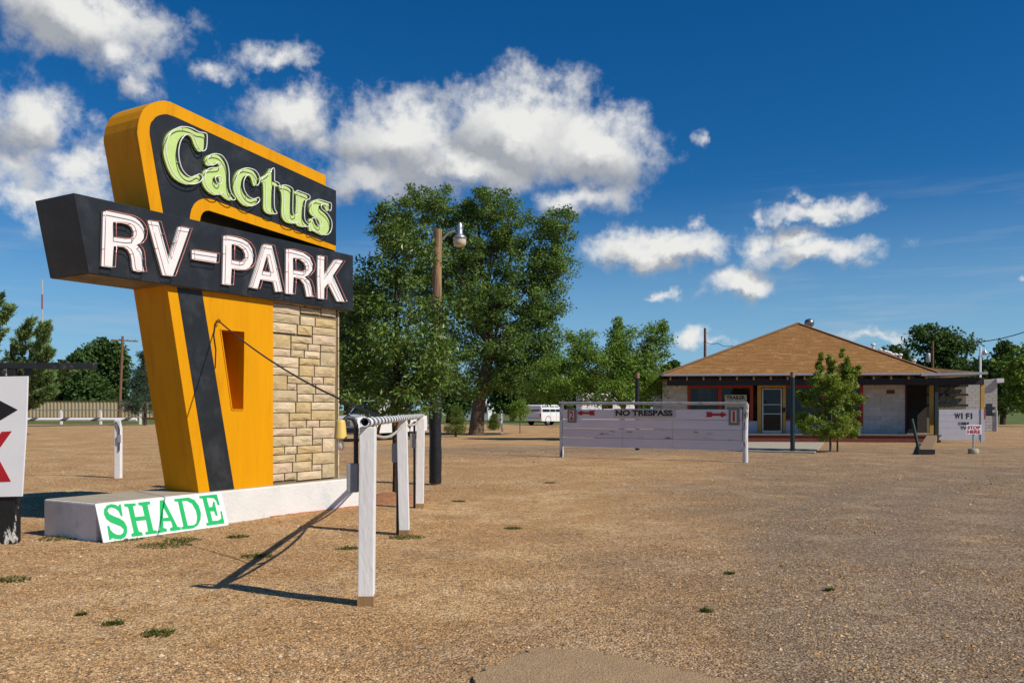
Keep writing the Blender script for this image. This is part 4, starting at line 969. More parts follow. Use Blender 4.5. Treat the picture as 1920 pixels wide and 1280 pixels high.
def pole_thing(px, pyb, pyt, r, label, m):
    g = ground_at(px, pyb); t = thing('roof_post', label, 'post', g); mb = MB(); top = EYE+(HZ-pyt)/F_PX*g.y
    mb.tube([(0, 0, -.2), (0, 0, top-.18)], r, 10); mb.build('shaft', m, t)
    mb = MB(); mb.tube([(0, 0, top-.18), (0, 0, top)], r*1.02, 10); mb.build('bare_top', M['wood'], t)
pole_thing(1486, 847, 697, .075, 'dark green post standing before the office door', mat('dark_green_post', (.012, .03, .032), .5, .2))
pole_thing(1195, 843, 699, .075, 'black post with bare timber top behind the plank barrier', M['black_paint'])

# STOP HERE sign
g = ground_at(1825, 850)
ss_ = thing('stop_sign', 'small white sign with red letters STOP HERE on a stand in a concrete foot', 'sign', g)
mb = MB(); mb.lathe([(.15, 0), (.16, .02), (.155, .14), (.13, .16)], (0, 0, 0), 14); mb.build('foot', M['concrete'], ss_)
mb = MB(); mb.tube([(0, 0, .1), (0, 0, .62)], .025, 8); mb.build('stand', M['galv_dull'], ss_)
zt = EYE+(HZ-796)/F_PX*g.y; zb_ = EYE+(HZ-814)/F_PX*g.y; hw = 14.2/F_PX*g.y
mb = MB(); mb.box((-hw, -.04, zb_), (hw, -.026, zt)); pn = mb.build('panel', M['board_white'], ss_, bevel=.002)
mid = (zt+zb_)/2
text_part('lettering', 'STOP', -hw*.84, hw*.84, mid+.015, zt-.035, -.041, M['red_sign'], pn, .025); text_part('lettering', 'HERE', -hw*.84, hw*.84, zb_+.03, mid-.012, -.041, M['red_sign'], pn, .025)
# wooden ramp by the entry
g = ground_at(1733, 851)
rp = thing('boot_ramp', 'old timber ramp with a short green handrail at the dark entry', 'ramp', g)
qn = [Vector(ground_at(x, y))-g for x, y in ((1720, 851), (1747, 851), (1757, 831), (1738, 831))]
mb = MB(); mb.add([(q_.x, q_.y, z) for q_, z in zip(qn, (0, 0, .1, .1))]+[(q_.x, q_.y, z) for q_, z in zip(qn, (.12, .12, .34, .34))], [(0, 3, 2, 1), (4, 5, 6, 7), (0, 1, 5, 4), (1, 2, 6, 5), (2, 3, 7, 6), (3, 0, 4, 7)]); mb.build('deck', M['wood'], rp)
mb = MB(); mb.tube([(-.05, .25, .1), (-.12, .6, 1.1)], .05, 8); mb.build('handrail', mat('rail_green', (.01, .03, .025), .6), rp)
mb = MB(); mb.box((-.26, -.15, 0), (.27, -.004, .15)); mb.build('kerb', M['black_paint'], rp)

# ================================================================== TREES
def leaf_cloud(centres, radii, per, size, aspect=.5, droop=.2, flat=.5, seed=0, spread=.55, clip=None):
    """leaves round each twig-end; returns verts, tri faces, tint"""
    r = np.random.default_rng(seed); n = len(centres)*per
    C = np.repeat(np.array(centres), per, 0); Rd = np.repeat(np.array(radii), per, 0)
    d = r.normal(size=(n, 3)); d /= np.linalg.norm(d, axis=1)[:, None]
    P = C+d*Rd*(r.random((n, 1))**spread)
    nrm = d*.5+r.normal(size=(n, 3))*.6+np.array([0, 0, flat]); nrm /= np.linalg.norm(nrm, axis=1)[:, None]
    ax = d+r.normal(size=(n, 3))*.7+np.array([0, 0, -droop]); ax -= nrm*(ax*nrm).sum(1)[:, None]; ax /= np.linalg.norm(ax, axis=1)[:, None]+1e-9
    sd_ = np.cross(nrm, ax); s = size*r.uniform(.6, 1.3, (n, 1))
    b = P; t = P+ax*s; m1 = P+ax*s*.5+sd_*s*aspect*.5+nrm*s*.08; m2 = P+ax*s*.5-sd_*s*aspect*.5+nrm*s*.08
    V = np.stack([b, m1, t, m2], 1).reshape(-1, 3); i = np.arange(n)*4
    Fa = np.stack([np.stack([i, i+1, i+2], 1), np.stack([i, i+2, i+3], 1)], 1).reshape(-1, 3)
    ct = np.repeat(r.random(len(centres)), per)*.45+r.random(n)*.55
    return V, Fa, np.repeat(ct, 2)
def crown_points(ells, seed):
    """twig-end clumps spread through ellipsoids: (cx,cy,cz,rx,ry,rz,count,clump)"""
    r = np.random.default_rng(seed); C, Rd = [], []
    for cx, cy, cz, rx, ry, rz, k, cl in ells:
        d = r.normal(size=(k, 3)); d /= np.linalg.norm(d, axis=1)[:, None]
        rad = r.random((k, 1))**.42
        C.append(np.array([cx, cy, cz])+d*rad*np.array([rx, ry, rz])); c = cl*r.uniform(.55, 1.35, (k, 1)); Rd.append(np.concatenate([c*1.15, c*1.15, c*.8], 1))
    return np.concatenate(C), np.concatenate(Rd)
def tree(name, label, base, ells, per, size, leafm, bark, trunk, limbs=14, group=None, seed=0, aspect=.5, droop=.2, flat=.5, cat='tree', limb_r=.3, stems=None):
    """trunk: list of (x,y,z,r) up the stem; limbs run from the stem to clumps"""
    t = thing(name, label, cat, (base[0], base[1], 0), 0, group)
    C, Rd = crown_points(ells, seed); V, Fa, T = leaf_cloud(C, Rd, per, size, aspect, droop, flat, seed+1)
    np_mesh('crown', V, Fa, leafm, t, rnd=T)
    mb = MB()
    for st_ in (stems or [trunk]): mb.tube([p[:3] for p in st_], [p[3] for p in st_], 10)
    r = random.Random(seed); idx = list(range(len(C))); r.shuffle(idx); m = len(trunk)
    for i in idx[:limbs]:
        c = Vector(C[i]); k = r.randrange(max(1, m//2), m); p = Vector(trunk[k][:3]); r0 = trunk[k][3]*limb_r*r.uniform(.7, 1.3)
        if c.z < p.z: 
            k = max(1, m//2); p = Vector(trunk[k][:3])
        mid = p.lerp(c, .5)+Vector((r.uniform(-.1, .1), r.uniform(-.1, .1), r.uniform(0, .15)))*(c-p).length
        pts = [p, p.lerp(mid, .5)+Vector((0, 0, .04*(c-p).length)), mid, mid.lerp(c, .6), c]
        mb.tube(pts, [r0, r0*.75, r0*.5, r0*.3, r0*.12], 6, caps=False)
    mb.build('trunk', bark, t, fix=False)
    return t
LM = {
 'oak': tinted('leaf_oak', (0.035, 0.08, 0.012), (0.15, 0.245, 0.035), .40, .45, .2, cc=(0.2, 0.26, 0.07)),
 'elm': tinted('leaf_elm', (0.06, 0.12, 0.022), (0.19, 0.30, 0.06), .5, .3, .28),
 'ash': tinted('leaf_ash', (0.08, 0.165, 0.018), (0.24, 0.37, 0.05), .45, .35, .32),
 'young': tinted('leaf_young', (0.07, 0.13, 0.014), (0.26, 0.34, 0.035), .4, .4, .3, cc=(0.46, 0.38, 0.05)),
 'cedar': tinted('leaf_cedar', (0.06, 0.115, 0.04), (0.22, 0.32, 0.10), .6, .2, .1),
 'cedar_dark': tinted('leaf_cedar_dark', (0.035, 0.07, 0.045), (0.09, 0.15, 0.09), .6, .2, .1),
 'far': tinted('leaf_far', (0.034, 0.075, 0.017), (0.11, 0.18, 0.042), .6, .2, .25),
 'lime': tinted('leaf_lime', (.08, .13, .015), (.17, .23, .035), .5, .3, .3),
}
def px_ell(px, py, Y, rpx, rpy, count, clump, base, dy=0.0, ry=None):
    c = at(px, py, Y); rx, rz = rpx*Y/F_PX, rpy*Y/F_PX
    return (c.x-base[0], c.y-base[1]+dy, c.z, rx, ry or rx, rz, count, clump)

# glossy-leaved oak beside the sign
b = ground_at(741, 934); Y = b.y
tree('oak_tree', 'glossy dark green oak with slender trunk between the sign and the lamp post', b,
     [px_ell(745, 665, Y, 118, 92, 105, .20, b), px_ell(700, 560, Y, 76, 90, 70, .19, b), px_ell(755, 475, Y, 56, 75, 46, .17, b), px_ell(800, 690, Y, 75, 65, 52, .18, b), px_ell(650, 690, Y, 60, 70, 45, .18, b), px_ell(725, 420, Y, 26, 36, 12, .11, b), px_ell(830, 590, Y, 40, 60, 18, .15, b), px_ell(738, 745, Y, 110, 35, 46, .17, b)],
     46, .085, LM['oak'], M['bark_dark'], [(0, 0, -.1, .05), (.01, 0, .6, .045), (-.01, 0, 1.2, .045), (.02, .02, 1.8, .04), (0, 0, 2.6, .03), (.02, 0, 3.4, .02)], 40, seed=11, aspect=.42, droop=.1, flat=.6)
# big elm
b = ground_at(893, 815); Y = b.y
def e(px, py, rx, ry, n, cl=.5): return px_ell(px, py, Y, rx*1.06, ry*1.06, int(n*1.4), cl*(.72 if py < 480 else .95), b)
tree('elm_tree', 'large spreading elm with thick leaning furrowed trunk behind the lamp post', b,
     [e(800, 385, 58, 42, 48), e(735, 440, 42, 48, 32), e(925, 390, 55, 36, 42), e(1040, 430, 46, 40, 40), e(1000, 500, 66, 48, 58), e(900, 470, 75, 50, 62), e(940, 570, 95, 60, 100), e(860, 560, 70, 70, 70), e(960, 650, 75, 55, 70), e(1030, 560, 35, 38, 22), e(880, 670, 60, 45, 42), e(780, 520, 60, 70, 40), e(985, 705, 55, 36, 40), e(905, 725, 50, 28, 24), e(850, 435, 45, 42, 34), e(835, 500, 60, 55, 48), e(1010, 620, 55, 55, 50), e(1035, 500, 40, 40, 26), e(960, 430, 50, 40, 36), e(1020, 690, 45, 40, 34), e(770, 600, 70, 80, 40), e(880, 400, 22, 24, 12)],
     88, .145, LM['elm'], M['bark'], [(0, 0, -.3, .50), (.02, 0, .4, .42), (.12, 0, 1.6, .36), (.45, 0, 3.2, .34), (.75, .1, 4.6, .28), (.7, .3, 6.2, .24), (.6, .2, 8.0, .17), (.2, 0, 10.0, .11), (.1, 0, 12, .05)], 70, seed=21, aspect=.6, droop=.25, flat=.5, limb_r=.42)
# ash clump by the office
b = (at(1165, 800, 41).x, 41.0)
def e(px, py, rx, ry, n, cl=.36): return px_ell(px, py, 41.0, rx, ry, n, cl, b)
tree('ash_tree', 'bright green bushy ash with upright shoots growing at the left end of the office', b,
     [e(1165, 640, 28, 38, 30), e(1230, 640, 24, 40, 24), e(1085, 650, 28, 42, 28), e(1130, 690, 70, 40, 70), e(1200, 690, 50, 40, 55), e(1050, 700, 52, 40, 48), e(1150, 735, 85, 26, 50), e(1232, 722, 34, 22, 26), e(1015, 735, 30, 26, 18), e(1240, 610, 6, 12, 5, .2), e(1160, 608, 5, 10, 5, .2)],
     90, .15, LM['ash'], M['bark'], [(0, 0, -.2, .16), (.02, 0, .8, .13), (.1, 0, 1.6, .11), (.1, 0, 2.6, .08), (.2, 0, 3.6, .05)], 45, seed=31, aspect=.4, droop=.15, flat=.3, limb_r=.6)
# young tree in front of the office
b = ground_at(1557, 846); Y = b.y
def e(px, py, rx, ry, n, cl=.17): return px_ell(px, py, Y, rx, ry, n, cl, b)
tree('young_tree', 'small round young tree with yellowing tips before the office windows', b,
     [e(1558, 722, 46, 28, 62, .15), e(1548, 795, 54, 30, 74, .15), e(1580, 710, 26, 26, 22, .13), e(1602, 752, 16, 40, 22, .12), e(1512, 742, 16, 26, 14, .12), e(1507, 792, 14, 20, 14, .12), e(1556, 760, 34, 14, 18, .12), e(1535, 688, 7, 20, 9, .08), e(1560, 680, 8, 18, 9, .08), e(1590, 688, 10, 18, 10, .08), e(1606, 700, 8, 14, 6, .07), e(1540, 668, 3, 8, 3, .06), e(1578, 662, 3, 8, 3, .06), e(1600, 805, 14, 18, 14, .12)],
     88, .082, LM['young'], M['bark'], [(0, 0, -.1, .04), (.0, 0, .5, .035), (.03, 0, 1.0, .03), (0, 0, 1.8, .022), (.02, 0, 2.5, .012)], 40, seed=41, aspect=.55, flat=.3,
     stems=[[(0, 0, -.1, .04), (.0, 0, .5, .035), (.03, 0, 1.0, .03), (0, 0, 1.8, .022)], [(.28, .1, -.1, .035), (.25, .05, .5, .03), (.12, 0, 1.0, .025)]])
# little trees on the sites
b = ground_at(975, 812); Y = b.y
tree('sapling', 'thin staked sapling with a small round bright crown beyond the meter post', b, [px_ell(975, 765, Y, 22, 24, 40, .25, b)], 60, .11, LM['ash'], M['bark'], [(0, 0, -.1, .03), (0, 0, .8, .025), (.02, 0, 1.7, .02)], 14, seed=51)
for px, pyb, pyt, w, sd_i, lab in ((855, 818, 762, 22, 61, 'small yellow-green conifer growing left of the elm trunk'), (926, 806, 775, 12, 62, 'low yellow-green conifer right of the elm trunk foot')):
    b = ground_at(px, pyb); Y = b.y; h = (pyb-pyt)/3
    tree('small_conifer', lab, b, [px_ell(px, pyt+h*.5, Y, w*.35, h*.5, 14, .16, b), px_ell(px, pyt+h*1.3, Y, w*.7, h*.5, 22, .2, b), px_ell(px, pyt+h*2.2, Y, w, h*.5, 30, .22, b)], 60, .12, LM['lime'], M['bark_dark'], [(0, 0, -.1, .05), (0, 0, .6, .04), (0, 0, 1.4, .02)], 16, seed=sd_i, aspect=.2)
# cedars on the left
def plume_tree(name, label, b, specs, leafm, seed, size, per):
    """feathery cedar: upswept plumes of fine sprays lying along each bough"""
    r = np.random.default_rng(seed); t_ = thing(name, label, 'tree', (b[0], b[1], 0)); Vs, Ts = [], []; mb = MB()
    mb.tube([(0, 0, -.2), (0, 0, 2.5), (.1, 0, 5)], [.32, .25, .1], 8)
    for px0, py0, px1, py1, Y, w0 in specs:
        p0, p1 = np.array(at(px0, py0, Y)), np.array(at(px1, py1, Y)); oy = r.uniform(-1.2, 1.2); p0[1] += oy; p1[1] += oy*1.3
        ax = p1-p0; Ln = np.linalg.norm(ax); W = w0/F_PX*Y*.62
        mid = (p0+p1)/2+np.array([0, 0, -.10*Ln])
        for _ in range(34):                              # side sprays, each a small upswept feather
            t = r.random()**.8; c = (1-t)**2*p0+2*t*(1-t)*mid+t*t*p1; tang = 2*(1-t)*(mid-p0)+2*t*(p1-mid); tang /= np.linalg.norm(tang)
            side = r.normal(size=3); side -= tang*side.dot(tang); side /= np.linalg.norm(side)
            d = tang*.75+side*.7+np.array([0, 0, .12]); d /= np.linalg.norm(d); l = W*(1.15-t)*r.uniform(.8, 1.6)+.2
            n = per; u = r.random(n); P = c+side*W*(1-t)*.25*r.random()+d*(u*l)[:, None]+r.normal(size=(n, 3))*(.03+.10*(1-u))[:, None]
            la = d+r.normal(size=(n, 3))*.35; la /= np.linalg.norm(la, axis=1)[:, None]; sd2 = np.cross(la, r.normal(size=(n, 3))); sd2 /= np.linalg.norm(sd2, axis=1)[:, None]
            s_ = size*r.uniform(.6, 1.3, (n, 1))
            Vs.append(np.stack([P-sd2*s_*.16, P+sd2*s_*.16, P+la*s_], 1).reshape(-1, 3)); Ts.append(np.clip(r.random()*.5+r.random(n)*.5, 0, 1))
        q0 = Vector(p0)-Vector((b[0], b[1], 0)); q1 = Vector(p1)-Vector((b[0], b[1], 0)); mb.tube([Vector((0, 0, max(.8, q0.z-1.5))), q0, q0.lerp(q1, .9)], [.1, .06, .02], 5, caps=False)
    V = np.concatenate(Vs)-np.array([b[0], b[1], 0]); T = np.concatenate(Ts)
    np_mesh('crown', V, np.arange(len(V)).reshape(-1, 3), leafm, t_, rnd=T); mb.build('trunk', M['bark_dark'], t_, fix=False)
b = (at(20, 800, 48).x, 48.0)
plume_tree('cedar_tree', 'feathery pale green cedar with upswept plumes behind the arrow board', b,
    [(10, 760, 60, 690, 48, 44), (60, 765, 100, 700, 48, 40), (0, 765, 50, 730, 48, 44), (-60, 700, 5, 560, 48, 40), (-40, 720, 35, 585, 48, 42), (0, 730, 65, 605, 48, 40), (20, 740, 78, 622, 48, 36), (50, 745, 104, 610, 48, 30), (30, 740, 105, 690, 48, 32), (0, 745, 95, 730, 48, 30), (-80, 700, -40, 540, 48, 40), (60, 745, 112, 660, 48, 26)], LM['cedar'], 71, .22, 120)
b = ground_at(272, 797); Y = b.y
tree('dark_cedar', 'small dark blue-green cedar standing at the end of the white rail fence', b, [px_ell(273, 665, Y, 14, 24, 20, .4, b), px_ell(268, 715, Y, 26, 30, 36, .5, b), px_ell(266, 755, Y, 34, 26, 46, .5, b)], 90, .22, LM['cedar_dark'], M['bark_dark'], [(0, 0, -.3, .16), (0, 0, 1.5, .13), (0, 0, 4, .08), (0, 0, 6.5, .03)], 20, seed=81, aspect=.25)

# trees at the back of the park: each its own crown and trunk
FAR = [  # px, py top, half width px, distance, label
 (130, 650, 40, 148, 'round dark tree beyond the tan metal wall, left of the utility pole'),
 (208, 628, 42, 152, 'tall open-crowned dark tree standing behind the utility pole'),
 (168, 690, 48, 142, 'low bushy dark tree filling the gap behind the tan metal wall'),
 (60, 690, 50, 146, 'dark tree behind the pale feathery cedar'),
 (290, 660, 44, 146, 'dark tree half hidden by the yellow sign leg'),
 (650, 450, 60, 62, 'tall dark tree behind the stone pier of the sign'),
 (700, 640, 70, 90, 'dark tree in the row behind the white pickup'),
 (840, 690, 50, 95, 'dark tree behind the lamp post wrap'),
 (960, 690, 48, 110, 'dark tree behind the thin sapling'),
 (1020, 690, 45, 100, 'dark tree behind the white wagon'),
 (1100, 700, 60, 105, 'dark tree behind the bright ash and barrier'),
 (1180, 705, 60, 112, 'dark tree between the ash and the office'),
 (1262, 672, 20, 100, 'small dark tree showing past the office eave'),
 (1765, 602, 62, 105, 'tall rounded tree rising behind the tin porch roof'),
 (1690, 645, 42, 110, 'dark tree behind the roof flues'),
 (1820, 660, 34, 96, 'dark tree behind the pole lamp'),
 (1880, 640, 44, 84, 'dark green tree behind the block hut'),
 (1935, 650, 50, 74, 'leafy tree at the lawn beside the block hut'),
]
for i, (px, pyt, w, Y, lab) in enumerate(FAR):
    b = (at(px, 768, Y).x, float(Y)); hgt = 772-pyt; r = random.Random(100+i); ells = []
    for k in range(11):
        ex, ey = r.uniform(-.65, .65), r.uniform(.12, .82)
        ells.append(px_ell(px+ex*w, pyt+hgt*ey, Y, w*r.uniform(.32, .5), hgt*r.uniform(.12, .2), 20, .022*Y*w/60*r.uniform(.3, .5), b))
    ells.append(px_ell(px, pyt+hgt*.45, Y, w*.6, hgt*.35, 36, .02*Y*w/60*.5, b)); ells.append(px_ell(px, pyt+hgt*.8, Y, w*.8, hgt*.2, 30, .02*Y*w/60*.5, b))
    zt = EYE+(HZ-pyt)/F_PX*Y
    tree('park_tree', lab, b, ells, 52, .0042*Y, LM['ash'] if i == 17 else LM['far'], M['bark_dark'], [(0, 0, -.3, .3), (.1, 0, zt*.25, .24), (0, 0, zt*.5, .18), (.1, 0, zt*.8, .07)], 14, group='trees at the back of the park', seed=200+i, aspect=.65)

# ================================================================== VEHICLES
M['car_white'] = mat('car_white', (.74, .74, .73), .22, .02, spec=.6)
M['car_glass'] = mat('car_glass', (.012, .016, .018), .06, .02, spec=.7)
M['tyre'] = mat('tyre', (.018, .018, .018), .85, .1)
M['trim'] = mat('car_trim', (.03, .03, .032), .5, .1)
M['chrome'] = mat('chrome', (.6, .6, .6), .15, .02, metal=.9)
M['tail'] = mat('tail_red', (.35, .01, .01), .3)
def loft(sections, m, name, parent, bevel=.0):
    """sections: (x, half width bottom, half width top, z bottom, z top) along the car"""
    mb = MB(); vs = []
    for x, wb_, wt, z0, z1 in sections: vs += [(x, -wb_, z0), (x, wb_, z0), (x, wb_*1.0, z0+(z1-z0)*.55), (x, wt, z1), (x, -wt, z1), (x, -wb_, z0+(z1-z0)*.55)]
    n = len(sections); fs = [(0, 5, 4, 3, 2, 1), tuple((n-1)*6+k for k in range(6))]
    for i in range(n-1):
        for k in range(6): fs.append((i*6+k, i*6+(k+1) % 6, (i+1)*6+(k+1) % 6, (i+1)*6+k))
    mb.add(vs, fs); return mb.build(name, m, parent, bevel=bevel)
def vehicle(name, label, loc, heading, kind):
    """x forward; origin on the ground under the middle of the front axle"""
    t = thing(name, label, 'car' if kind == 'wagon' else 'truck', loc, heading); WBASE = 3.3
    back = -4.35
    body = loft([(.92, .86, .80, .42, .82), (.86, .94, .90, .36, 1.02), (.5, .98, .93, .34, 1.10), (-.7, .99, .95, .34, 1.17), (-1.0, .99, .95, .34, 1.18), (back+.1, .99, .95, .38, 1.18), (back, .94, .92, .42, 1.14)], M['car_white'], 'body', t, .025)
    g1 = -4.25 if kind == 'wagon' else -2.75
    cab = loft([(-.62, .90, .88, 1.15, 1.19), (-1.25, .90, .74, 1.15, 1.80), (-1.5, .90, .74, 1.15, 1.86), (g1+.25, .90, .74, 1.15, 1.86), (g1, .90, .80, 1.15, 1.70 if kind == 'pickup' else 1.76)], M['car_white'], 'cab', t, .02)
    # glass
    mb = MB(); mb.add([(-.66, -.78, 1.22), (-.66, .78, 1.22), (-1.235, .66, 1.78), (-1.235, -.66, 1.78)], [(0, 1, 2, 3)]); o = mb.build('windscreen', M['car_glass'], t, fix=False); o.location = (.035, 0, .02)
    xs = [(-1.15, -1.9), (-1.98, -2.68)] if kind == 'pickup' else [(-1.15, -1.95), (-2.05, -2.85), (-2.95, -4.1)]
    for x0, x1 in xs:
        for sgn in (1, -1):
            mb = MB(); k = lambda z: sgn*(.915-(z-1.4)*.27)
            xa = x0-.28 if x0 == -1.15 else x0
            mb.add([(x0, k(1.24), 1.24), (x1, k(1.24), 1.24), (x1, k(1.74), 1.74), (xa, k(1.74), 1.74)], [(0, 1, 2, 3)]); mb.build('side_window', M['car_glass'], t, fix=False)
    mb = MB(); mb.add([(g1-.012, -.7, 1.28), (g1-.012, .7, 1.28), (g1+.02, .66, 1.66), (g1+.02, -.66, 1.66)], [(0, 1, 2, 3)]); mb.build('rear_window', M['car_glass'], t, fix=False)
    # front: grille, lights, bumper
    mb = MB(); mb.box((.915, -.52, .66), (.94, .52, .92)); gr = mb.build('grille', M['trim'], t)
    for z in (.70, .79, .88): mb = MB(); mb.box((.94, -.54, z-.012), (.955, .54, z+.012)); mb.build('grille_bar', M['chrome'], gr)
    for sgn in (1, -1):
        mb = MB(); mb.box((.87, sgn*.70-.15, .70), (.935, sgn*.70+.15, .90)); mb.build('headlight', M['chrome'], t, bevel=.01)
        mb = MB(); mb.box((back-.02, sgn*.86-.07, .75), (back+.03, sgn*.86+.07, 1.1)); mb.build('tail_light', M['tail'], t)
        mb = MB(); mb.box((-.95, sgn*1.0-.1, 1.2), (-.82, sgn*1.0+.1, 1.36)); mb.build('door_mirror', M['trim'], t, bevel=.01)
        for x in (-1.95, -2.9): mb = MB(); mb.box((x, sgn*.992-.004, .50), (x+.012, sgn*.992+.004, 1.15)); mb.build('door_gap', M['trim'], body)
    mb = MB(); mb.box((.80, -.97, .38), (1.02, .97, .60)); mb.build('front_bumper', M['trim'], t, bevel=.03)
    mb = MB(); mb.box((back-.12, -.96, .42), (back+.05, .96, .62)); mb.build('rear_bumper', M['chrome'], t, bevel=.03)
    if kind == 'pickup':
        mb = MB(); mb.box((back+.12, -.86, 1.184), (g1-.06, .86, 1.19)); mb.build('bed', M['trim'], t)
    for x in (0, -WBASE):
        for sgn in (1, -1):
            mb = MB(); w = []
            for rr_, yy in ((.22, .985), (.36, .99), (.385, .96), (.385, .78), (.3, .75)): w.append((rr_, yy))
            ty = MB(); n = 20; vs = [(x+a*math.cos(2*math.pi*k/n), sgn*yy, .385+a*math.sin(2*math.pi*k/n)) for a, yy in w for k in range(n)]
            fs = [(i*n+k, i*n+(k+1) % n, (i+1)*n+(k+1) % n, (i+1)*n+k) for i in range(len(w)-1) for k in range(n)]
            ty.add(vs, fs, True); wh = ty.build('wheel', M['tyre'], t)
            rm = MB(); n = 14; vs = [(x+a*math.cos(2*math.pi*k/n), sgn*yy, .385+a*math.sin(2*math.pi*k/n)) for a, yy in ((.235, .992), (.20, .97), (.07, .985)) for k in range(n)]
            fs = [(i*n+k, i*n+(k+1) % n, (i+1)*n+(k+1) % n, (i+1)*n+k) for i in range(2) for k in range(n)]+[tuple(2*n+k for k in range(n))]
            rm.add(vs, fs, True); rm.build('rim', M['chrome'], wh)
            ar = MB(); n = 12
            ar.tube([(x+.45*math.cos(a), sgn*.985, .385+.45*math.sin(a)) for a in np.linspace(-.1, math.pi+.1, n)], .03, 5); ar.build('wheel_arch', M['trim'], body)
    return t
v0 = ground_at(664, 826)
vehicle('pickup_truck', 'white pickup with dark grille parked behind the stone pier', (v0.x, v0.y, 0), math.atan2(-.86, -.5), 'pickup')
v1 = ground_at(1048, 796)
vehicle('station_wagon', 'white four-wheel-drive wagon parked on gravel behind the plank barrier post', (v1.x, v1.y, 0), math.atan2(.80, .58), 'wagon')

# ================================================================== BACKGROUND
# tan metal wall and white rail fence on the left
M['tan_metal'] = mat('tan_metal', (.50, .38, .22), .5, .06, 1)
tw = thing('metal_wall', 'long tan corrugated metal wall below the dark trees', 'wall', (at(40, 768, 128).x-26, 128, 0), R(-1.5))
mb = MB(); n = 400; Lw = 52; pr = []
for k in range(n+1): pr.append((Lw*k/n, [0, 0, .06, .06][k % 4]))
vs = [(x, y, z) for z in (0.25, 2.62) for x, y in pr]; mb.add(vs, [(k, k+1, n+2+k, n+1+k) for k in range(n)]); mb.build('cladding', M['tan_metal'], tw, fix=False)
mb = MB(); mb.box((0, -.08, 0), (Lw, .02, .30)); mb.build('base_rail', M['rust'], tw)
mb = MB(); mb.box((0, -.05, 2.62), (Lw, .06, 2.70)); mb.build('cap', M['rust'], tw)
g = ground_at(115, 795)
wf = thing('rail_fence', 'far white post and thin pipe rail fence before the tan metal wall', 'fence', (g.x, g.y, 0))
for k in range(-3, 4):
    mb = MB(); x = k*74/F_PX*g.y; mb.box((x-.09, -.09, -.2), (x+.09, .09, 1.38)); mb.build('post', M['white_paint'], wf)
mb = MB(); mb.tube([(-16, 0, 1.38), (12, 0, 1.38)], .05, 6); mb.build('rail', M['steel'], wf)
# utility poles, mast, wires
def upole(px, pyt, Y, r, label, arms=True, lean=0.0, pot=False):
    p = at(px, 768, Y); zt = EYE+(HZ-pyt)/F_PX*Y; t = thing('utility_pole', label, 'pole', (p.x, Y, 0), 0, None)
    mb = MB(); mb.tube([(0, 0, -.3), (lean, 0, zt)], [r, r*.7], 8); mb.build('pole', mat('pole_brown', (.20, .10, .055), .85, .2), t)
    if arms:
        mb = MB(); mb.bar((lean-1.4, 0, zt-.45), (lean+1.7, .3, zt-.6), .14, .16); mb.build('cross_arm', M['wood'], t)
        for k in (-1.2, -.4, .6, 1.5):
            mb = MB(); mb.lathe([(.05, 0), (.07, .06), (.04, .16)], (lean+k, .1, zt-.42), 8); mb.build('insulator', M['galv_dull'], t)
    if pot:
        mb = MB(); mb.lathe([(.16, 0), (.2, .04), (.2, .75), (.12, .85)], (-.42, 0, zt-1.9), 10); mb.build('transformer', M['galv_dull'], t)
    return Vector((p.x+lean, Y, zt))
p1 = upole(223, 630, 105, .2, 'brown utility pole with cross arm in front of the dark trees', True, .45)
p2 = upole(1749, 640, 80, .12, 'thin utility pole with grey transformer above the porch roof', False, 0, True)
p3 = upole(1322, 615, 60, .13, 'plain dark pole rising behind the left slope of the office roof', False)
t = thing('pole_lamp', 'white steel pole with a hooded yard lamp behind the tin porch roof', 'street lamp', (at(1838, 768, 60).x, 60, 0)); zt = EYE+(HZ-650)/F_PX*60
mb = MB(); mb.tube([(0, 0, -.2), (0, 0, zt)], .07, 8); mb.build('pole', M['board_white'], t)
mb = MB(); mb.tube([(0, 0, zt-.35), (.22, 0, zt-.28)], .03, 6); mb.build('arm', M['steel'], t)
mb = MB(); mb.lathe([(.05, .2), (.10, .08), (.2, 0), (.17, -.12), (.08, -.2)], (.3, 0, zt-.4), 12); mb.build('lamp_head', M['steel'], t)
def wire(pts, label, r=.02, sag=.5):
    mb = MB(); out = []
    for a, b in zip(pts, pts[1:]):
        for t_ in np.linspace(0, 1, 10): out.append(a.lerp(b, t_)+Vector((0, 0, -sag*4*t_*(1-t_))))
    mb.tube(out, r, 5); o = mb.build('power_line', M['black_paint'], None); tag(o, label, 'wire')
wire([at(1823, 642, 70), at(1925, 621, 66)], 'power line crossing to the right above the yard lamp', .035, .15)
wire([p3+Vector((0, 0, -.9)), at(1345, 643, 58), at(1375, 648, 56)], 'slack wire from the plain pole to the office roof', .018, .12)
tm = thing('radio_mast', 'thin distant red and white radio mast above the cedars', 'mast', (at(79, 768, 420).x, 420, 0))
zt = EYE+(HZ-524)/F_PX*420
for k in range(9):
    mb = MB(); mb.bar((0, 0, zt*k/9), (0, 0, zt*(k+1)/9-.05), .55, .55, (0, 1, 0)); mb.build('mast_section', mat('mast_red', (.33, .11, .10), .6) if k % 2 else mat('mast_white', (.55, .52, .50), .6), tm)
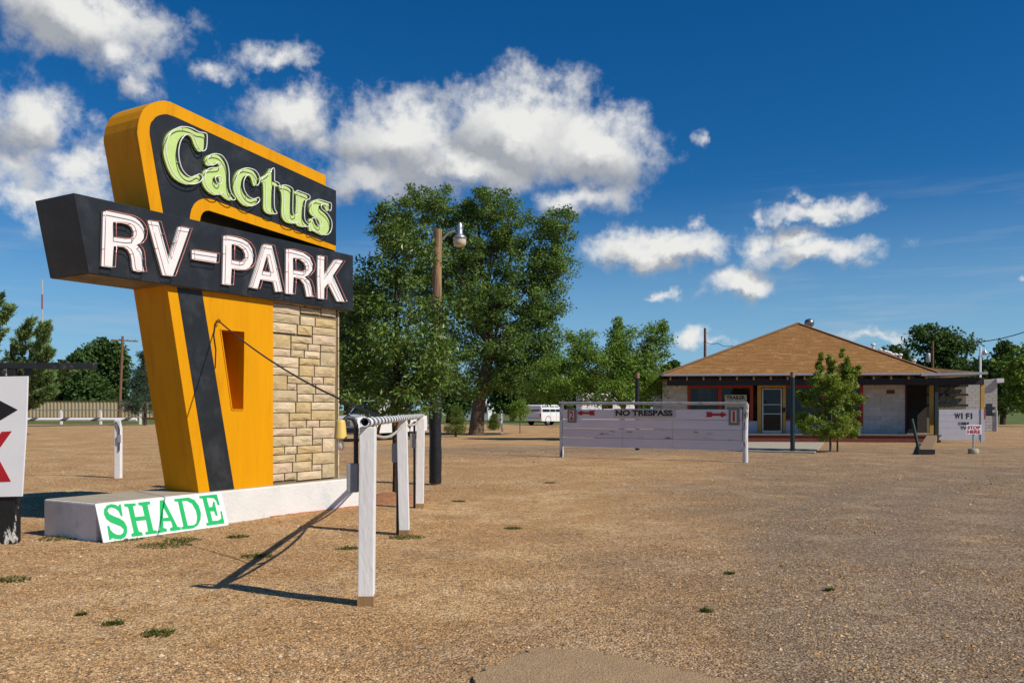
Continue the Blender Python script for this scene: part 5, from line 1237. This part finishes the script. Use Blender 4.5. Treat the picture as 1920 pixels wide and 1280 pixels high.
# far white house
hs_ = thing('white_house', 'far white gabled house with two dark windows behind the elm trunk', 'house', (at(893, 768, 118).x, 118, 0), R(-18))
mb = MB(); mb.box((-1.7, 0, 0), (1.7, 3, 2.1)); mb.build('wall', M['board_white'], hs_)
mb = MB(); mb.prism([(-1.9, 2.05), (1.9, 2.05), (0, 3.0)], -.2, 3.2); mb.build('roof', M['board_white'], hs_)
for x in (.2, 1.0):
    mb = MB(); mb.box((x, -.03, 1.0), (x+.6, .02, 1.85)); w_ = mb.build('window', M['board_white'], hs_); mb = MB(); mb.box((x+.06, -.045, 1.05), (x+.54, -.032, 1.8)); mb.build('pane', M['car_glass'], w_)
# white trailers glimpsed through the ash
for px, wd, lab in ((1140, 4.5, 'white travel trailer glimpsed through the bright ash leaves'),):
    Y = 72; t = thing('travel_trailer', lab, 'trailer', (at(px, 768, Y).x, Y, 0), R(6)); mb = MB(); mb.box((-wd/2, 0, .5), (wd/2, 2.3, 2.75)); mb.build('shell', M['board_white'], t, bevel=.12)
    mb = MB(); mb.box((-.5, -.02, 1.5), (.4, .0, 2.1)); mb.build('window', M['car_glass'], t)
    for x in (-.4, .4):
        mb = MB(); mb.lathe([(.1, -.1), (.33, -.1), (.33, .1), (.1, .1)], (0, 0, 0), 14); o = mb.build('wheel', M['tyre'], t); o.rotation_euler = (R(90), 0, 0); o.location = (x, .2, .33)
# block hut on the right
Y = 58; h0 = at(1848, 768, Y)
hut = thing('block_hut', 'small grey block utility hut with one dark window beyond the office', 'building', (h0.x, Y, 0), R(-14))
hz_ = EYE+(HZ-711)/F_PX*Y
r = random.Random(4); core = MB(); core.box((-1.2, .02, 0), (.7, 3.2, hz_)); core.build('wall_core', M['block'][1], hut)
row = 0; z = 0
while z < hz_-.05:
    x = -1.2-(.2 if row % 2 else 0)
    while x < .7:
        x0, x1 = max(x, -1.2), min(x+.4, .7)
        if x1-x0 > .04 and not (-.1 < (x0+x1)/2 < .5 and .9 < z+.1 < 1.9): mb = MB(); mb.box((x0+.006, -.01-r.uniform(0, .006), z+.006), (x1-.006, .03, min(z+.2, hz_)-.006)); mb.build('block', r.choice(M['block']), hut, fix=False)
        x += .4
    z += .2; row += 1
mb = MB(); mb.box((-.12, -.0, .88), (.52, .018, 1.92)); mb.build('window', M['car_glass'], hut)
mb = MB(); mb.box((.62, -.2, hz_-.22), (1.05, 3.3, hz_+.05)); mb.build('canopy', M['board_white'], hut, bevel=.01)
mb = MB(); mb.box((.64, -.075, 0), (.70, -.018, 1.35)); mb.build('downpipe', M['board_white'], hut)
# site meter pedestal
g = ground_at(940, 812)
mp_ = thing('meter_post', 'white service post with grey meter box on the open gravel by the elm', 'meter', g)
mb = MB(); mb.box((-.02, -.06, -.1), (.10, .06, 1.20)); mb.build('post', M['board_white'], mp_)
mb = MB(); mb.box((-.22, -.12, .62), (-.03, .08, 1.12)); mb.build('meter_box', M['grey_box'], mp_, bevel=.01)
mb = MB(); mb.tube([(-.08, 0, 1.1), (-.08, 0, 1.28), (.02, 0, 1.36), (.1, 0, 1.25)], .025, 6); mb.build('conduit', M['steel'], mp_)

# ================================================================== WEEDS ON THE GRAVEL
wm = tinted('weed_leaf', (.05, .07, .012), (.13, .16, .03), .7, .2, .2)
WEEDS = [(308, 1022, 50), (342, 1012, 36), (482, 1043, 32), (446, 1007, 22), (652, 1029, 22), (762, 1007, 36), (298, 1180, 32), (212, 1163, 20), (16, 1085, 42), (153, 1145, 10), (962, 989, 18), (1368, 1072, 10), (1557, 1103, 9), (1324, 1140, 12), (115, 1008, 42), (225, 1010, 46), (860, 938, 14), (1030, 905, 12)]
for i, (px, py, w) in enumerate(WEEDS):
    g = ground_at(px, py); rx = w/F_PX*g.y; n = int(60+rx*900); r = np.random.default_rng(300+i)
    rad = np.sqrt(r.random(n)); th = r.uniform(0, 6.283, n); P = np.stack([rad*np.cos(th)*rx, rad*np.sin(th)*rx*.8, np.zeros(n)], 1)
    P[:, 2] = ground_z(P[:, 0]+g.x, P[:, 1]+g.y)+.004
    a = r.uniform(0, 6.283, n); L_ = r.uniform(.015, .05, n)*(1.3-.6*rad); up = r.uniform(.15, .9, n)
    d = np.stack([np.cos(a), np.sin(a), up], 1)*L_[:, None]; sd_ = np.stack([-np.sin(a), np.cos(a), 0*a], 1)*(.007)
    V = np.stack([P-sd_, P+sd_, P+d], 1).reshape(-1, 3); Fa = np.arange(n*3).reshape(-1, 3)
    o = np_mesh('weed_patch', V, Fa, wm, None, rnd=r.random(n)); o.location = (g.x, g.y, 0)
    tag(o, {0: 'broad low weed mat just in front of the SHADE board', 1: 'smaller weed mat beneath the middle of the SHADE board', 5: 'weed tuft growing round the foot of the middle white post', 8: 'wide weed mat out in the open gravel below the arrow board', 9: 'tiny upright weed tuft in bare gravel', 15: 'weed mat along the shaded end of the white plinth', 14: 'weed mat between the arrow board post and the plinth'}.get(i, 'low mat of green weeds growing flat in the gravel'), 'weeds', 'weed patches on the gravel')

# old orange paint splashed along the foot of the plinth, and dug red earth round the oak
r = random.Random(12)
for k in range(7):
    u0 = 2.6+k*.24+r.uniform(-.05, .05); c = sign_world(u0, -.045, 0); n = 10
    pts = [(c.x+math.cos(t)*r.uniform(.05, .15)*.6+math.cos(SA)*math.cos(t)*.06, c.y+math.sin(t)*r.uniform(.02, .06)+math.sin(SA)*math.cos(t)*.1) for t in np.linspace(0, 6.283, n, endpoint=False)]
    sheet('paint_splash', pts, float(ground_z(np.array(c.x), np.array(c.y)))+.008, M.setdefault('splash', mat('orange_splash', (.55, .17, .06), .9, .3, 30)), .012)
g = ground_at(741, 936); mb = MB(); rings = [(.02, .11), (.2, .10), (.38, .05), (.55, -.02)]; vs = []
for rad, z in rings:
    for k in range(18): q_ = r.uniform(.85, 1.15); vs.append((g.x+rad*q_*math.cos(k*.349), g.y+rad*q_*math.sin(k*.349), z*q_))
mb.add(vs, [(i*18+k, i*18+(k+1) % 18, (i+1)*18+(k+1) % 18, (i+1)*18+k) for i in range(3) for k in range(18)], True)
o = mb.build('dirt_mound', mat('red_earth', (.34, .15, .07), .95, .3, 12, .6, 40), None); o['kind'] = 'structure'
